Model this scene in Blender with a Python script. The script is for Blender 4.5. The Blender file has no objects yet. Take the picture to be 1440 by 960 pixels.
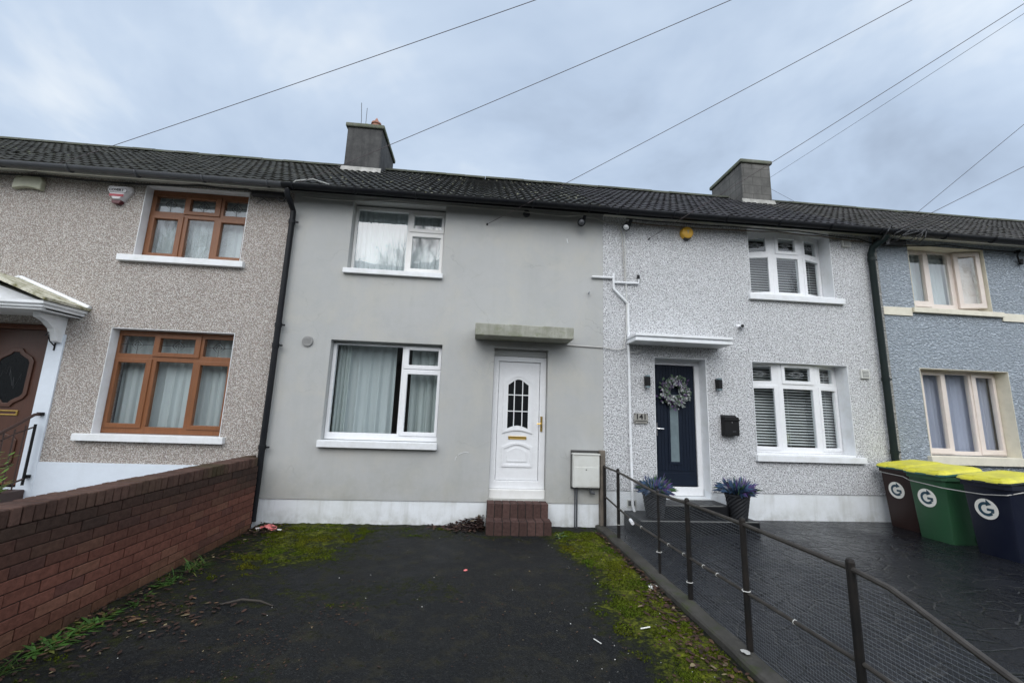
import bpy, math, random
from mathutils import Vector, Matrix, noise

rnd = random.Random(7)
R = math.radians
scene = bpy.context.scene
col = scene.collection

# ------------------------------------------------------------------ helpers
def tag(o, label=None, cat=None, group=None, kind=None):
    if label: o['label'] = label
    if cat: o['category'] = cat
    if group: o['group'] = group
    if kind: o['kind'] = kind
    return o

def world_loc(o):
    v = Vector((0, 0, 0))
    while o is not None:
        v += o.location
        o = o.parent
    return v

def empty(name, loc, label, cat, group=None):
    o = bpy.data.objects.new(name, None)
    o.empty_display_size = 0.1
    col.objects.link(o)
    o.location = loc
    return tag(o, label, cat, group)

def copy_tree(o, parent=None):
    c = o.copy()
    col.objects.link(c)
    if parent: c.parent = parent
    for ch in list(o.children):
        copy_tree(ch, c)
    return c

class MB:
    """collects geometry for ONE mesh object"""
    def __init__(s):
        s.v = []; s.f = []; s.c = []; s.cur = (1, 1, 1, 1); s.anycol = False; s.xf = None
    def color(s, c):
        s.cur = (c[0], c[1], c[2], 1); s.anycol = True; return s
    def add(s, vs, fs):
        n = len(s.v)
        if s.xf: vs = [s.xf(Vector(p)) for p in vs]
        s.v += [tuple(p) for p in vs]
        for f in fs:
            s.f.append(tuple(i + n for i in f)); s.c.append(s.cur)
        return s
    def box(s, x0, x1, y0, y1, z0, z1):
        return s.add([(x0,y0,z0),(x1,y0,z0),(x1,y1,z0),(x0,y1,z0),(x0,y0,z1),(x1,y0,z1),(x1,y1,z1),(x0,y1,z1)],
                     [(0,3,2,1),(4,5,6,7),(0,1,5,4),(1,2,6,5),(2,3,7,6),(3,0,4,7)])
    def plate(s, x0, x1, z0, z1, holes, y0, y1):
        """slab in the XZ plane from y0 (front) to y1 (back) with rectangular holes"""
        xs = sorted(set([x0, x1] + [min(max(h[i], x0), x1) for h in holes for i in (0, 1)]))
        zs = sorted(set([z0, z1] + [min(max(h[i], z0), z1) for h in holes for i in (2, 3)]))
        nx, nz = len(xs) - 1, len(zs) - 1
        def solid(i, j):
            if i < 0 or j < 0 or i >= nx or j >= nz: return False
            cx, cz = (xs[i] + xs[i+1]) / 2, (zs[j] + zs[j+1]) / 2
            return not any(h[0] < cx < h[1] and h[2] < cz < h[3] for h in holes)
        idx = {}; vs = []; fs = []
        def V(i, j, k):
            if (i, j, k) not in idx:
                idx[(i, j, k)] = len(vs); vs.append((xs[i], (y0, y1)[k], zs[j]))
            return idx[(i, j, k)]
        for i in range(nx):
            for j in range(nz):
                if not solid(i, j): continue
                fs.append((V(i,j,0), V(i+1,j,0), V(i+1,j+1,0), V(i,j+1,0)))
                fs.append((V(i,j,1), V(i,j+1,1), V(i+1,j+1,1), V(i+1,j,1)))
                if not solid(i-1, j): fs.append((V(i,j,0), V(i,j+1,0), V(i,j+1,1), V(i,j,1)))
                if not solid(i+1, j): fs.append((V(i+1,j,0), V(i+1,j,1), V(i+1,j+1,1), V(i+1,j+1,0)))
                if not solid(i, j-1): fs.append((V(i,j,0), V(i,j,1), V(i+1,j,1), V(i+1,j,0)))
                if not solid(i, j+1): fs.append((V(i,j+1,0), V(i+1,j+1,0), V(i+1,j+1,1), V(i,j+1,1)))
        return s.add(vs, fs)
    def prism(s, poly, y0, y1):
        """poly: (x,z) points counter-clockwise seen from -Y; extruded from y0 to y1"""
        n = len(poly)
        vs = [(p[0], y0, p[1]) for p in poly] + [(p[0], y1, p[1]) for p in poly]
        fs = [tuple(range(n)), tuple(range(2*n-1, n-1, -1))]
        for i in range(n):
            j = (i + 1) % n
            fs.append((i, i+n, j+n, j))
        return s.add(vs, fs)
    def ring(s, outer, inner, y0, y1):
        n = len(outer)
        vs = [(p[0], y0, p[1]) for p in outer] + [(p[0], y0, p[1]) for p in inner] + \
             [(p[0], y1, p[1]) for p in outer] + [(p[0], y1, p[1]) for p in inner]
        fs = []
        for i in range(n):
            j = (i + 1) % n
            fs += [(i, j, j+n, i+n), (i, i+2*n, j+2*n, j), (i+n, j+n, j+3*n, i+3*n)]
        return s.add(vs, fs)
    def tube(s, pts, r, n=6, cap=True):
        pts = [Vector(p) for p in pts]
        rs = r if isinstance(r, (list, tuple)) else [r] * len(pts)
        vs = []; fs = []
        up = None
        for i, p in enumerate(pts):
            t = (pts[min(i+1, len(pts)-1)] - pts[max(i-1, 0)])
            if t.length < 1e-9: t = Vector((0, 0, 1))
            t.normalize()
            if up is None:
                up = Vector((0, 0, 1)) if abs(t.z) < .9 else Vector((0, 1, 0))
            a = t.cross(up)
            if a.length < 1e-6: a = t.cross(Vector((1, 0, 0)))
            a.normalize(); b = a.cross(t); up = b
            for k in range(n):
                w = 2 * math.pi * k / n
                vs.append(p + (a * math.cos(w) + b * math.sin(w)) * rs[i])
        for i in range(len(pts) - 1):
            for k in range(n):
                k2 = (k + 1) % n
                fs.append((i*n+k, i*n+k2, (i+1)*n+k2, (i+1)*n+k))
        if cap:
            fs.append(tuple(range(n-1, -1, -1)))
            fs.append(tuple((len(pts)-1)*n + k for k in range(n)))
        return s.add(vs, fs)
    def lathe(s, prof, c, n=24, axis='z'):
        vs = []; fs = []
        for (r, h) in prof:
            for k in range(n):
                w = 2*math.pi*k/n
                if axis == 'z': vs.append((c[0]+r*math.cos(w), c[1]+r*math.sin(w), c[2]+h))
                elif axis == 'y': vs.append((c[0]+r*math.cos(w), c[1]+h, c[2]+r*math.sin(w)))
                else: vs.append((c[0]+h, c[1]+r*math.cos(w), c[2]+r*math.sin(w)))
        for i in range(len(prof)-1):
            for k in range(n):
                k2 = (k+1) % n
                fs.append((i*n+k, i*n+k2, (i+1)*n+k2, (i+1)*n+k))
        fs.append(tuple(range(n-1, -1, -1))); fs.append(tuple((len(prof)-1)*n+k for k in range(n)))
        return s.add(vs, fs)
    def build(s, name, mat, parent=None, bevel=0, smooth=False, loc=None, segs=2):
        me = bpy.data.meshes.new(name)
        if parent is not None: off = world_loc(parent)
        elif loc is not None: off = Vector(loc)
        else:
            xs = [p[0] for p in s.v]; ys = [p[1] for p in s.v]
            off = Vector(((min(xs)+max(xs))/2, (min(ys)+max(ys))/2, min(p[2] for p in s.v)))
        me.from_pydata([(p[0]-off.x, p[1]-off.y, p[2]-off.z) for p in s.v], [], s.f)
        if s.anycol:
            at = me.attributes.new('Col', 'FLOAT_COLOR', 'FACE')
            for i, c in enumerate(s.c): at.data[i].color = c
        me.materials.append(mat)
        if smooth:
            me.polygons.foreach_set('use_smooth', [True]*len(me.polygons))
        me.update()
        o = bpy.data.objects.new(name, me)
        col.objects.link(o)
        if parent is not None: o.parent = parent
        else: o.location = off
        if bevel:
            m = o.modifiers.new('bevel', 'BEVEL'); m.width = bevel; m.segments = segs
            m.limit_method = 'ANGLE'; m.angle_limit = R(35)
        if smooth:
            try:
                me.set_sharp_from_angle(angle=R(40))
            except Exception: pass
        return o

def inset(poly, d):
    """offset a counter-clockwise polygon inwards by d"""
    n = len(poly); out = []
    for i in range(n):
        p0 = Vector(poly[i-1]); p1 = Vector(poly[i]); p2 = Vector(poly[(i+1) % n])
        e1 = (p1-p0).normalized(); e2 = (p2-p1).normalized()
        n1 = Vector((-e1.y, e1.x)); n2 = Vector((-e2.y, e2.x))
        b = (n1+n2)
        if b.length < 1e-6: b = n1
        b.normalize()
        k = d / max(.4, b.dot(n1))
        out.append((p1.x + b.x*k, p1.y + b.y*k))
    return out

# ------------------------------------------------------------------ materials
class NT:
    def __init__(s, name, mat=None):
        s.m = mat or bpy.data.materials.new(name)
        s.m.use_nodes = True
        s.t = s.m.node_tree
        s.t.nodes.clear()
    def n(s, typ, **kw):
        nd = s.t.nodes.new(typ)
        ins = kw.pop('i', {})
        for k, v in kw.items(): setattr(nd, k, v)
        for k, v in ins.items():
            sock = nd.inputs[k]
            if hasattr(v, 'is_output'): s.t.links.new(v, sock)
            else:
                if isinstance(v, (tuple, list)) and len(v) == 3 and sock.type == 'RGBA': v = (*v, 1)
                sock.default_value = v
        return nd
    def noise(s, vec, scale, detail=3, rough=.55, dist=0):
        nd = s.n('ShaderNodeTexNoise', i={'Scale': scale, 'Detail': detail, 'Roughness': rough, 'Distortion': dist})
        if vec: s.t.links.new(vec, nd.inputs['Vector'])
        return nd.outputs['Fac']
    def vor(s, vec, scale, feature='F1', rand=1):
        nd = s.n('ShaderNodeTexVoronoi', feature=feature, i={'Scale': scale, 'Randomness': rand})
        if vec: s.t.links.new(vec, nd.inputs['Vector'])
        return nd
    def ramp(s, fac, stops, interp='LINEAR'):
        nd = s.n('ShaderNodeValToRGB', i={'Fac': fac})
        cr = nd.color_ramp; cr.interpolation = interp
        while len(cr.elements) < len(stops): cr.elements.new(.5)
        for e, (p, c) in zip(cr.elements, stops):
            e.position = p
            e.color = (*c, 1) if isinstance(c, (tuple, list)) else (c, c, c, 1)
        return nd.outputs['Color']
    def mix(s, fac, a, b, mode='MIX'):
        nd = s.n('ShaderNodeMix', data_type='RGBA', blend_type=mode)
        for k, v in ((0, fac), (6, a), (7, b)):
            if hasattr(v, 'is_output'): s.t.links.new(v, nd.inputs[k])
            else:
                if k and isinstance(v, (tuple, list)) and len(v) == 3: v = (*v, 1)
                nd.inputs[k].default_value = v
        return nd.outputs[2]
    def math(s, op, a, b=0.0, clamp=False):
        nd = s.n('ShaderNodeMath', operation=op, use_clamp=clamp)
        for k, v in ((0, a), (1, b)):
            if hasattr(v, 'is_output'): s.t.links.new(v, nd.inputs[k])
            else: nd.inputs[k].default_value = v
        return nd.outputs[0]
    def coord(s, kind='Object', scale=None):
        c = s.n('ShaderNodeTexCoord').outputs[kind]
        if scale:
            c = s.n('ShaderNodeMapping', i={'Vector': c, 'Scale': scale}).outputs[0]
        return c
    def xyz(s, vec):
        return s.n('ShaderNodeSeparateXYZ', i={0: vec}).outputs
    def attr(s, name='Col'):
        return s.n('ShaderNodeAttribute', attribute_name=name).outputs
    def bump(s, h, strength=.5, dist=.01, normal=None):
        nd = s.n('ShaderNodeBump', i={'Height': h, 'Strength': strength, 'Distance': dist})
        if normal: s.t.links.new(normal, nd.inputs['Normal'])
        return nd.outputs[0]
    def out(s, color, rough=.6, normal=None, metal=0, spec=.5, coat=0):
        b = s.n('ShaderNodeBsdfPrincipled', i={'Base Color': color, 'Roughness': rough, 'Metallic': metal, 'Specular IOR Level': spec, 'Coat Weight': coat})
        if normal: s.t.links.new(normal, b.inputs['Normal'])
        o = s.n('ShaderNodeOutputMaterial')
        s.t.links.new(b.outputs[0], o.inputs[0])
        return s.m

def paint(name, c, rough=.45, dirt=.25, bump=.1, metal=0, scale=6, coat=0, dirtcol=None, spec=.5):
    """painted / plastic / metal surface with uneven soiling"""
    t = NT(name); v = t.coord()
    n1 = t.noise(v, scale, 5, .65)
    n2 = t.noise(v, scale*9, 3)
    d = dirtcol or tuple(x*.45 for x in c)
    f = t.math('MULTIPLY', t.ramp(n1, [(.42, 0), (.72, 1)]), dirt)
    c1 = t.mix(f, c, d)
    c1 = t.mix(t.math('MULTIPLY', n2, .18), c1, tuple(x*.7 for x in c))
    if name.startswith('plinth_w'):
        zf = t.n('ShaderNodeMapRange', i={0: t.xyz(v)[2], 1: .02, 2: .22, 3: 1, 4: 0}).outputs[0]
        c1 = t.mix(t.math('MULTIPLY', zf, t.ramp(t.noise(v, 7, 5, .7), [(.42, .05), (.64, .45)])), c1, (.25, .245, .20))
        c1 = t.mix(t.math('MULTIPLY', t.ramp(t.noise(t.coord('Object', (6, 6, .6)), 1, 5, .65), [(.52, 0), (.7, 1)]), .35), c1, (.36, .36, .32))
    rr = t.math('ADD', t.math('MULTIPLY', n1, .3), rough-.15)
    return t.out(c1, rr, t.bump(n2, bump, .003), metal, spec, coat)

def pebbledash(name, cols, gap, scale=42, gapw=.32, stain=.25, speck=None, bstr=1.0):
    t = NT(name); v = t.coord()
    wob = t.n('ShaderNodeVectorMath', operation='ADD', i={0: v})
    nz = t.n('ShaderNodeTexNoise', i={'Scale': scale*.8, 'Detail': 2, 'Vector': v})
    sc = t.n('ShaderNodeVectorMath', operation='SCALE', i={0: nz.outputs['Color'], 'Scale': .38/scale})
    t.t.links.new(sc.outputs[0], wob.inputs[1])
    vo = t.vor(wob.outputs[0], scale)
    rc = t.xyz(vo.outputs['Color'])
    base = t.ramp(rc[0], cols, 'CONSTANT')
    base = t.mix(t.math('MULTIPLY', rc[1], .3), base, tuple(x*.55 for x in cols[1][1]))
    dist = vo.outputs['Distance']
    g = t.ramp(dist, [(.62-gapw, 0), (.62, 1)])
    c = t.mix(g, base, gap)
    if speck:
        sp = t.noise(v, speck[0], 2, .5, .2)
        c = t.mix(t.ramp(sp, [(speck[1], 1), (speck[1]+.05, 0)]), c, speck[2])
    big = t.noise(v, .55, 6, .7)
    c = t.mix(t.math('MULTIPLY', t.ramp(big, [(.4, 0), (.75, 1)]), stain), c, tuple(x*.6 for x in gap))
    mpy = t.noise(t.coord('Object', (7, 7, .5)), 1, 4, .6)
    c = t.mix(t.math('MULTIPLY', t.ramp(mpy, [(.5, 0), (.8, 1)]), stain), c, tuple(x*.5 for x in cols[0][1]))
    h = t.math('SUBTRACT', 1, dist)
    return t.out(c, .85, t.bump(h, bstr, .018), spec=.2)

def roughcast(name, c, dark, scale=26, bstr=1):
    t = NT(name); v = t.coord('Object', (.75, 1, 1.35))
    n1 = t.noise(v, scale, 3, .5, .8)
    n2 = t.noise(v, .7, 5, .65)
    h = t.ramp(n1, [(.35, 0), (.65, 1)])
    cc = t.mix(h, dark, c)
    cc = t.mix(t.math('MULTIPLY', t.ramp(n2, [(.4, 0), (.7, 1)]), .35), cc, tuple(x*.7 for x in c))
    return t.out(cc, .8, t.bump(h, bstr, .03), spec=.25)

def smooth_render(name, c):
    t = NT(name); v = t.coord()
    n1 = t.noise(v, .45, 6, .65); n2 = t.noise(v, 90, 3, .6); n3 = t.noise(v, 5, 6, .7)
    streak = t.noise(t.coord('Object', (5, 5, .35)), 1, 5, .65)
    z = t.xyz(v)[2]
    cc = t.mix(t.ramp(n1, [(.35, 0), (.7, 1)]), c, (c[0]*.87, c[1]*.88, c[2]*.88))
    cc = t.mix(t.math('MULTIPLY', t.ramp(n3, [(.5, 0), (.8, 1)]), .3), cc, (c[0]*.9, c[1]*.86, c[2]*.76))
    cc = t.mix(t.math('MULTIPLY', t.ramp(streak, [(.5, 0), (.75, 1)]), .22), cc, (c[0]*.72, c[1]*.73, c[2]*.71))
    cc = t.mix(t.math('MULTIPLY', t.ramp(t.noise(v, 1.3, 6, .7, .4), [(.46, 0), (.66, 1)]), .55), cc, (c[0]*1.08, c[1]*1.04, c[2]*.94))
    cc = t.mix(t.math('MULTIPLY', t.ramp(t.noise(v, 2.3, 6, .75, 1), [(.5, 0), (.72, 1)]), .4), cc, (c[0]*.80, c[1]*.81, c[2]*.80))
    ck = t.n('ShaderNodeTexVoronoi', feature='DISTANCE_TO_EDGE', i={'Scale': .75, 'Vector': t.n('ShaderNodeVectorMath', operation='ADD', i={0: v, 1: t.n('ShaderNodeVectorMath', operation='SCALE', i={0: t.n('ShaderNodeTexNoise', i={'Scale': 3.5, 'Detail': 5, 'Vector': v}).outputs['Color'], 'Scale': .45}).outputs[0]}).outputs[0]}).outputs['Distance']
    cm = t.math('MULTIPLY', t.ramp(ck, [(.0, 1), (.0045, 0)]), t.ramp(t.noise(v, .9, 3), [(.5, 0), (.62, .55)]))
    cc = t.mix(cm, cc, (c[0]*.5, c[1]*.5, c[2]*.49))
    # soiling near the foot of the wall
    foot = t.n('ShaderNodeMapRange', i={0: z, 1: .33, 2: 1.1, 3: 1, 4: 0}).outputs[0]
    ft = t.math('MULTIPLY', foot, t.ramp(t.noise(v, 2.2, 5, .7), [(.4, 0), (.75, .55)]))
    cc = t.mix(ft, cc, (c[0]*.62, c[1]*.6, c[2]*.5))
    cc = t.mix(t.math('MULTIPLY', n2, .12), cc, (c[0]*.6, c[1]*.6, c[2]*.6))
    h = t.math('ADD', t.math('MULTIPLY', n2, .4), t.math('MULTIPLY', n3, .8))
    return t.out(cc, .78, t.bump(h, .35, .008), spec=.25)

def vcol(name, rough=.7, noise_scale=40, amt=.5, bump=.3, spec=.3, trans=0):
    t = NT(name); v = t.coord()
    c = t.attr()[0]
    n1 = t.noise(v, noise_scale, 4, .6)
    dk = t.n('ShaderNodeHueSaturation', i={'Value': .45, 'Color': c}).outputs[0]
    cc = t.mix(t.math('MULTIPLY', t.ramp(n1, [(.35, 0), (.75, 1)]), amt), c, dk)
    return t.out(cc, rough, t.bump(n1, bump, .006), spec=spec)

def glass_mat(name, refl=1.0, tint=(.82, .86, .86), ior=1.9):
    t = NT(name)
    ge = t.n('ShaderNodeNewGeometry').outputs
    dt = t.n('ShaderNodeVectorMath', operation='DOT_PRODUCT', i={0: ge['Normal'], 1: ge['Incoming']}).outputs['Value']
    f0 = ((ior-1)/(ior+1))**2
    fr = t.math('ADD', f0, t.math('MULTIPLY', 1-f0, t.math('POWER', t.math('SUBTRACT', 1, t.math('ABSOLUTE', dt), True), 5)))
    tr = t.n('ShaderNodeBsdfTransparent', i={'Color': tint})
    v = t.coord()
    gl = t.n('ShaderNodeBsdfGlossy', i={'Roughness': .015, 'Color': (.95, .97, 1)})
    t.t.links.new(t.bump(t.noise(v, 1.6, 2), .04, .05), gl.inputs['Normal'])
    mx = t.n('ShaderNodeMixShader', i={0: fr, 1: tr.outputs[0], 2: gl.outputs[0]})
    o = t.n('ShaderNodeOutputMaterial')
    t.t.links.new(mx.outputs[0], o.inputs[0])
    return t.m

def cloth(name, c, trans=.35):
    t = NT(name); v = t.coord()
    n = t.noise(t.coord('Object', (30, 30, 2)), 1, 3)
    cc = t.mix(t.math('MULTIPLY', n, .35), c, tuple(x*.6 for x in c))
    d = t.n('ShaderNodeBsdfDiffuse', i={'Color': cc})
    tl = t.n('ShaderNodeBsdfTranslucent', i={'Color': cc})
    mx = t.n('ShaderNodeMixShader', i={0: trans, 1: d.outputs[0], 2: tl.outputs[0]})
    o = t.n('ShaderNodeOutputMaterial'); t.t.links.new(mx.outputs[0], o.inputs[0])
    return t.m

def roof_mat(name, c, lichen, amount):
    t = NT(name); v = t.coord()
    n1 = t.noise(v, 1.3, 5, .65); n2 = t.noise(v, 14, 5, .7); sp = t.vor(v, 9).outputs['Distance']
    cc = t.mix(t.ramp(n1, [(.35, 0), (.7, 1)]), c, tuple(x*1.6 for x in c))
    q = t.xyz(v)
    cell = t.n('ShaderNodeCombineXYZ', i={0: t.math('FLOOR', t.math('DIVIDE', q[0], .272)), 1: t.math('FLOOR', t.math('DIVIDE', t.math('ADD', q[1], .29), .2693)), 2: 0}).outputs[0]
    wn = t.n('ShaderNodeTexWhiteNoise', noise_dimensions='3D', i={'Vector': cell}).outputs['Value']
    cc = t.mix(t.ramp(wn, [(.0, .75), (.35, 0)]), cc, tuple(x*.45 for x in c))
    cc = t.mix(t.ramp(wn, [(.75, 0), (1, .7)]), cc, (c[0]*2.3, c[1]*2.2, c[2]*2.0))
    cc = t.mix(t.math('MULTIPLY', t.ramp(n2, [(.45, 0), (.7, 1)]), .6), cc, (c[0]*1.1, c[1]*1.3, c[2]*.8))
    spot = t.math('MULTIPLY', t.ramp(sp, [(.1, 1), (.22, 0)]), t.ramp(t.noise(v, 1.1, 4), [(.62-amount, 0), (.72-amount, 1)]))
    cc = t.mix(spot, cc, lichen)
    return t.out(cc, .8, t.bump(n2, .5, .01), spec=.25)

def concrete(name, c, dark, moss=None, scale=3, joints=False):
    t = NT(name); v = t.coord()
    n1 = t.noise(v, scale, 6, .7); n2 = t.noise(v, scale*18, 4, .7)
    st = t.noise(t.coord('Object', (9, 9, .7)), 1, 5, .6)
    cc = t.mix(t.ramp(n1, [(.35, 0), (.7, 1)]), c, dark)
    cc = t.mix(t.math('MULTIPLY', t.ramp(st, [(.45, 0), (.72, 1)]), .7), cc, dark)
    cc = t.mix(t.math('MULTIPLY', n2, .3), cc, tuple(x*.5 for x in c))
    if joints:
        q = t.xyz(v); bv = t.n('ShaderNodeCombineXYZ', i={0: t.math('ADD', q[0], q[1]), 1: q[2], 2: 0}).outputs[0]
        br = t.n('ShaderNodeTexBrick', i={'Vector': bv, 'Scale': 1, 'Mortar Size': .012, 'Brick Width': .45, 'Row Height': .23, 'Mortar Smooth': .3}).outputs['Fac']
        cc = t.mix(t.math('MULTIPLY', br, .6), cc, tuple(x*.35 for x in c))
    if moss:
        cc = t.mix(t.ramp(t.noise(v, scale*2.2, 5, .7), [(.52, 0), (.7, .8)]), cc, moss)
    return t.out(cc, .85, t.bump(n2, .5, .008), spec=.2)

M = {}
M['white_pvc'] = paint('white_pvc', (.80, .81, .83), .3, .12, .04)
M['old_pvc'] = paint('old_pvc', (.78, .78, .77), .35, .25, .05, dirtcol=(.45, .42, .36))
M['white_paint'] = paint('white_paint', (.77, .79, .815), .5, .4, .2, dirtcol=(.52, .52, .48))
M['plinth_white'] = paint('plinth_white', (.76, .79, .82), .6, .45, .5, scale=2.2, dirtcol=(.50, .51, .47))
M['plinth_l'] = paint('plinth_l', (.66, .72, .80), .6, .3, .4, scale=3, dirtcol=(.5, .54, .58))
M['plinth_blue'] = paint('plinth_blue', (.20, .23, .29), .6, .3, .4)
M['cream'] = paint('cream', (.72, .68, .56), .5, .25, .2)
M['cream_frame'] = paint('cream_frame', (.74, .66, .60), .35, .15, .05)
M['oak'] = None
M['black_pvc'] = paint('black_pvc', (.010, .011, .014), .45, .35, .1, dirtcol=(.022, .024, .023), spec=.18)
M['green_black'] = paint('green_black', (.009, .016, .016), .45, .35, .1, dirtcol=(.022, .027, .023), spec=.18)
M['grey_gutter'] = paint('grey_gutter', (.07, .075, .085), .45, .5, .2, dirtcol=(.04, .04, .04))
M['soffit'] = paint('soffit', (.78, .77, .70), .6, .3, .2, dirtcol=(.35, .35, .3))
M['soffit_grey'] = paint('soffit_grey', (.22, .22, .21), .6, .5, .2)
M['brass'] = paint('brass', (.62, .42, .12), .3, .3, .05, metal=.9)
M['chrome'] = paint('chrome', (.8, .8, .82), .2, .1, .02, metal=.9)
M['navy_door'] = paint('navy_door', (.0055, .011, .024), .55, .3, .15, spec=.22)
M['navy'] = paint('navy_plastic', (.0045, .007, .020), .42, .3, .3, dirtcol=(.011, .015, .026), spec=.35)
M['bin_green'] = paint('bin_green', (.022, .080, .036), .45, .35, .3, dirtcol=(.03, .07, .042), spec=.35)
M['bin_brown'] = paint('bin_brown', (.022, .009, .0075), .45, .35, .3, dirtcol=(.035, .015, .013), spec=.35)
M['yellow'] = paint('yellow_lid', (.64, .595, .05), .45, .7, .3, dirtcol=(.38, .35, .09), spec=.35)
M['yellow_box'] = paint('yellow_box', (.75, .42, .04), .45, .3, .2)
M['teal'] = paint('teal_lip', (.05, .16, .14), .4, .3, .1)
M['rim_dark'] = paint('rim_dark', (.035, .045, .05), .4, .3, .1)
M['logo_white'] = paint('logo_white', (.82, .80, .74), .5, .3, .02, dirtcol=(.6, .55, .45))
M['logo_blue'] = paint('logo_blue', (.015, .055, .085), .5, .1, .02)
M['beige_box'] = paint('beige_box', (.46, .46, .36), .5, .5, .2, dirtcol=(.22, .24, .14))
M['alarm_white'] = paint('alarm_white', (.70, .68, .70), .4, .3, .05)
M['alarm_red'] = paint('alarm_red', (.42, .05, .07), .4, .3, .05)
M['dark_red'] = paint('dark_red', (.10, .015, .02), .3, .2, .05)
M['meter'] = paint('meter_grey', (.62, .63, .60), .45, .35, .1, dirtcol=(.42, .40, .33))
M['vent_grey'] = paint('vent_grey', (.26, .26, .255), .5, .4, .1)
M['dark_gap'] = paint('dark_gap', (.05, .05, .048), .8, .3, .2)
M['wood_grey'] = paint('wood_grey', (.16, .135, .11), .8, .8, .6, dirtcol=(.05, .045, .04))
M['rust_black'] = paint('rust_black', (.009, .0085, .0085), .6, .6, .5, scale=9, dirtcol=(.028, .02, .015), spec=.3)
M['rail_metal'] = paint('rail_metal', (.050, .044, .038), .55, .8, .5, scale=9, dirtcol=(.018, .014, .012), spec=.4)
M['galv'] = paint('galv', (.19, .205, .22), .4, .2, .05, metal=.2)
M['zip'] = paint('zip_tie', (.75, .74, .70), .5, .2, 0)
M['wire'] = paint('wire_black', (.02, .02, .022), .6, .2, 0)
M['line_wire'] = paint('line_wire', (.075, .058, .062), .6, .2, 0)
M['cable_grey'] = paint('cable_grey', (.46, .45, .43), .6, .4, 0)
M['cable_white'] = paint('cable_white', (.6, .6, .58), .6, .4, 0)
M['cable_brown'] = paint('cable_brown', (.16, .12, .09), .6, .5, 0)
M['chimney'] = concrete('chimney_render', (.10, .10, .098), (.028, .028, .03), None, 2.0)
M['chimney2'] = concrete('chimney_render_light', (.17, .165, .155), (.075, .075, .072), None, 2.0, True)
M['cap'] = concrete('cap_concrete', (.17, .175, .145), (.09, .10, .07), (.10, .13, .05), 3)
M['flashing'] = concrete('flashing_mortar', (.46, .45, .43), (.22, .22, .2), None, 5)
M['canopy_g'] = concrete('canopy_concrete', (.44, .44, .39), (.20, .205, .16), (.17, .19, .10), 2.5)
M['terracotta'] = paint('terracotta', (.34, .16, .11), .8, .5, .3)
M['kerb'] = concrete('kerb_concrete', (.085, .08, .072), (.035, .034, .03), (.04, .055, .012), 3)
M['black_step'] = paint('black_step', (.006, .0065, .008), .4, .4, .4, dirtcol=(.02, .021, .023), spec=.2)
M['pot'] = paint('pot_weave', (.018, .019, .022), .55, .5, .5, scale=14, spec=.25)
M['black_iron'] = paint('black_iron', (.008, .008, .009), .6, .4, .2, spec=.25)
M['brown_iron'] = paint('brown_iron', (.045, .022, .017), .5, .4, .2)
M['lead'] = paint('lead_came', (.06, .065, .07), .5, .2, 0)
M['lead_white'] = paint('lead_came_pale', (.42, .44, .46), .5, .2, 0)
M['dark_glass'] = None
M['curtain_net'] = cloth('curtain_net', (.66, .72, .735), .2)
M['curtain_drape'] = cloth('curtain_drape', (.60, .66, .655), .2)
M['curtain_lilac'] = cloth('curtain_lilac', (.56, .59, .73), .2)
M['blind'] = paint('blind_slats', (.84, .85, .85), .5, .1, 0)
M['glass'] = glass_mat('window_glass', ior=2.0, tint=(.93, .96, .96))
M['glass_soft'] = glass_mat('window_glass_soft', tint=(.86, .90, .90), ior=1.75)
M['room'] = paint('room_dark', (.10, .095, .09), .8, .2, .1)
M['leaf'] = vcol('leaf_litter', .75, 30, .4)
M['foliage'] = vcol('foliage', .5, 60, .35, .2)
M['moss_tuft'] = vcol('moss_tuft', .9, 25, .3, .3, .1)
M['brick'] = vcol('brick_faces', .85, 26, .7, .9, .15)
M['bark'] = paint('bark', (.05, .042, .035), .9, .6, .8)
M['red_litter'] = paint('red_litter', (.75, .16, .15), .45, .3, .1, dirtcol=(.8, .5, .5))
M['white_litter'] = paint('white_litter', (.75, .74, .70), .5, .3, .1)
M['sign_plate'] = paint('sign_plate', (.40, .39, .36), .2, .2, .02, metal=.2)
M['sign_black'] = paint('sign_black', (.012, .012, .012), .4, .1, 0)
M['flash_step'] = paint('step_edge', (.20, .20, .19), .5, .6, .2)

def oak_mat(name, c):
    t = NT(name); v = t.coord('Object', (30, 30, 3))
    n = t.noise(v, 1.2, 5, .6, 1.2)
    n2 = t.noise(t.coord(), 3, 4)
    cc = t.mix(n, tuple(x*1.15 for x in c), tuple(x*.55 for x in c))
    cc = t.mix(t.math('MULTIPLY', n2, .25), cc, tuple(x*.6 for x in c))
    return t.out(cc, .42, t.bump(n, .12, .003))
M['oak'] = oak_mat('oak_upvc', (.23, .088, .033))
M['oak_dark'] = oak_mat('oak_upvc_dark', (.16, .058, .030))
M['brown_door'] = oak_mat('brown_door', (.085, .034, .021))

def dark_glass():
    t = NT('door_glass'); v = t.coord()
    n = t.noise(v, 60, 3)
    return t.out(t.mix(n, (.005, .006, .007), (.016, .018, .020)), .2, t.bump(n, .25, .004), spec=.25)
M['dark_glass'] = dark_glass()
M['frost_glass'] = paint('frosted_glass', (.17, .22, .24), .2, .4, .3, dirtcol=(.07, .09, .10))

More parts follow.
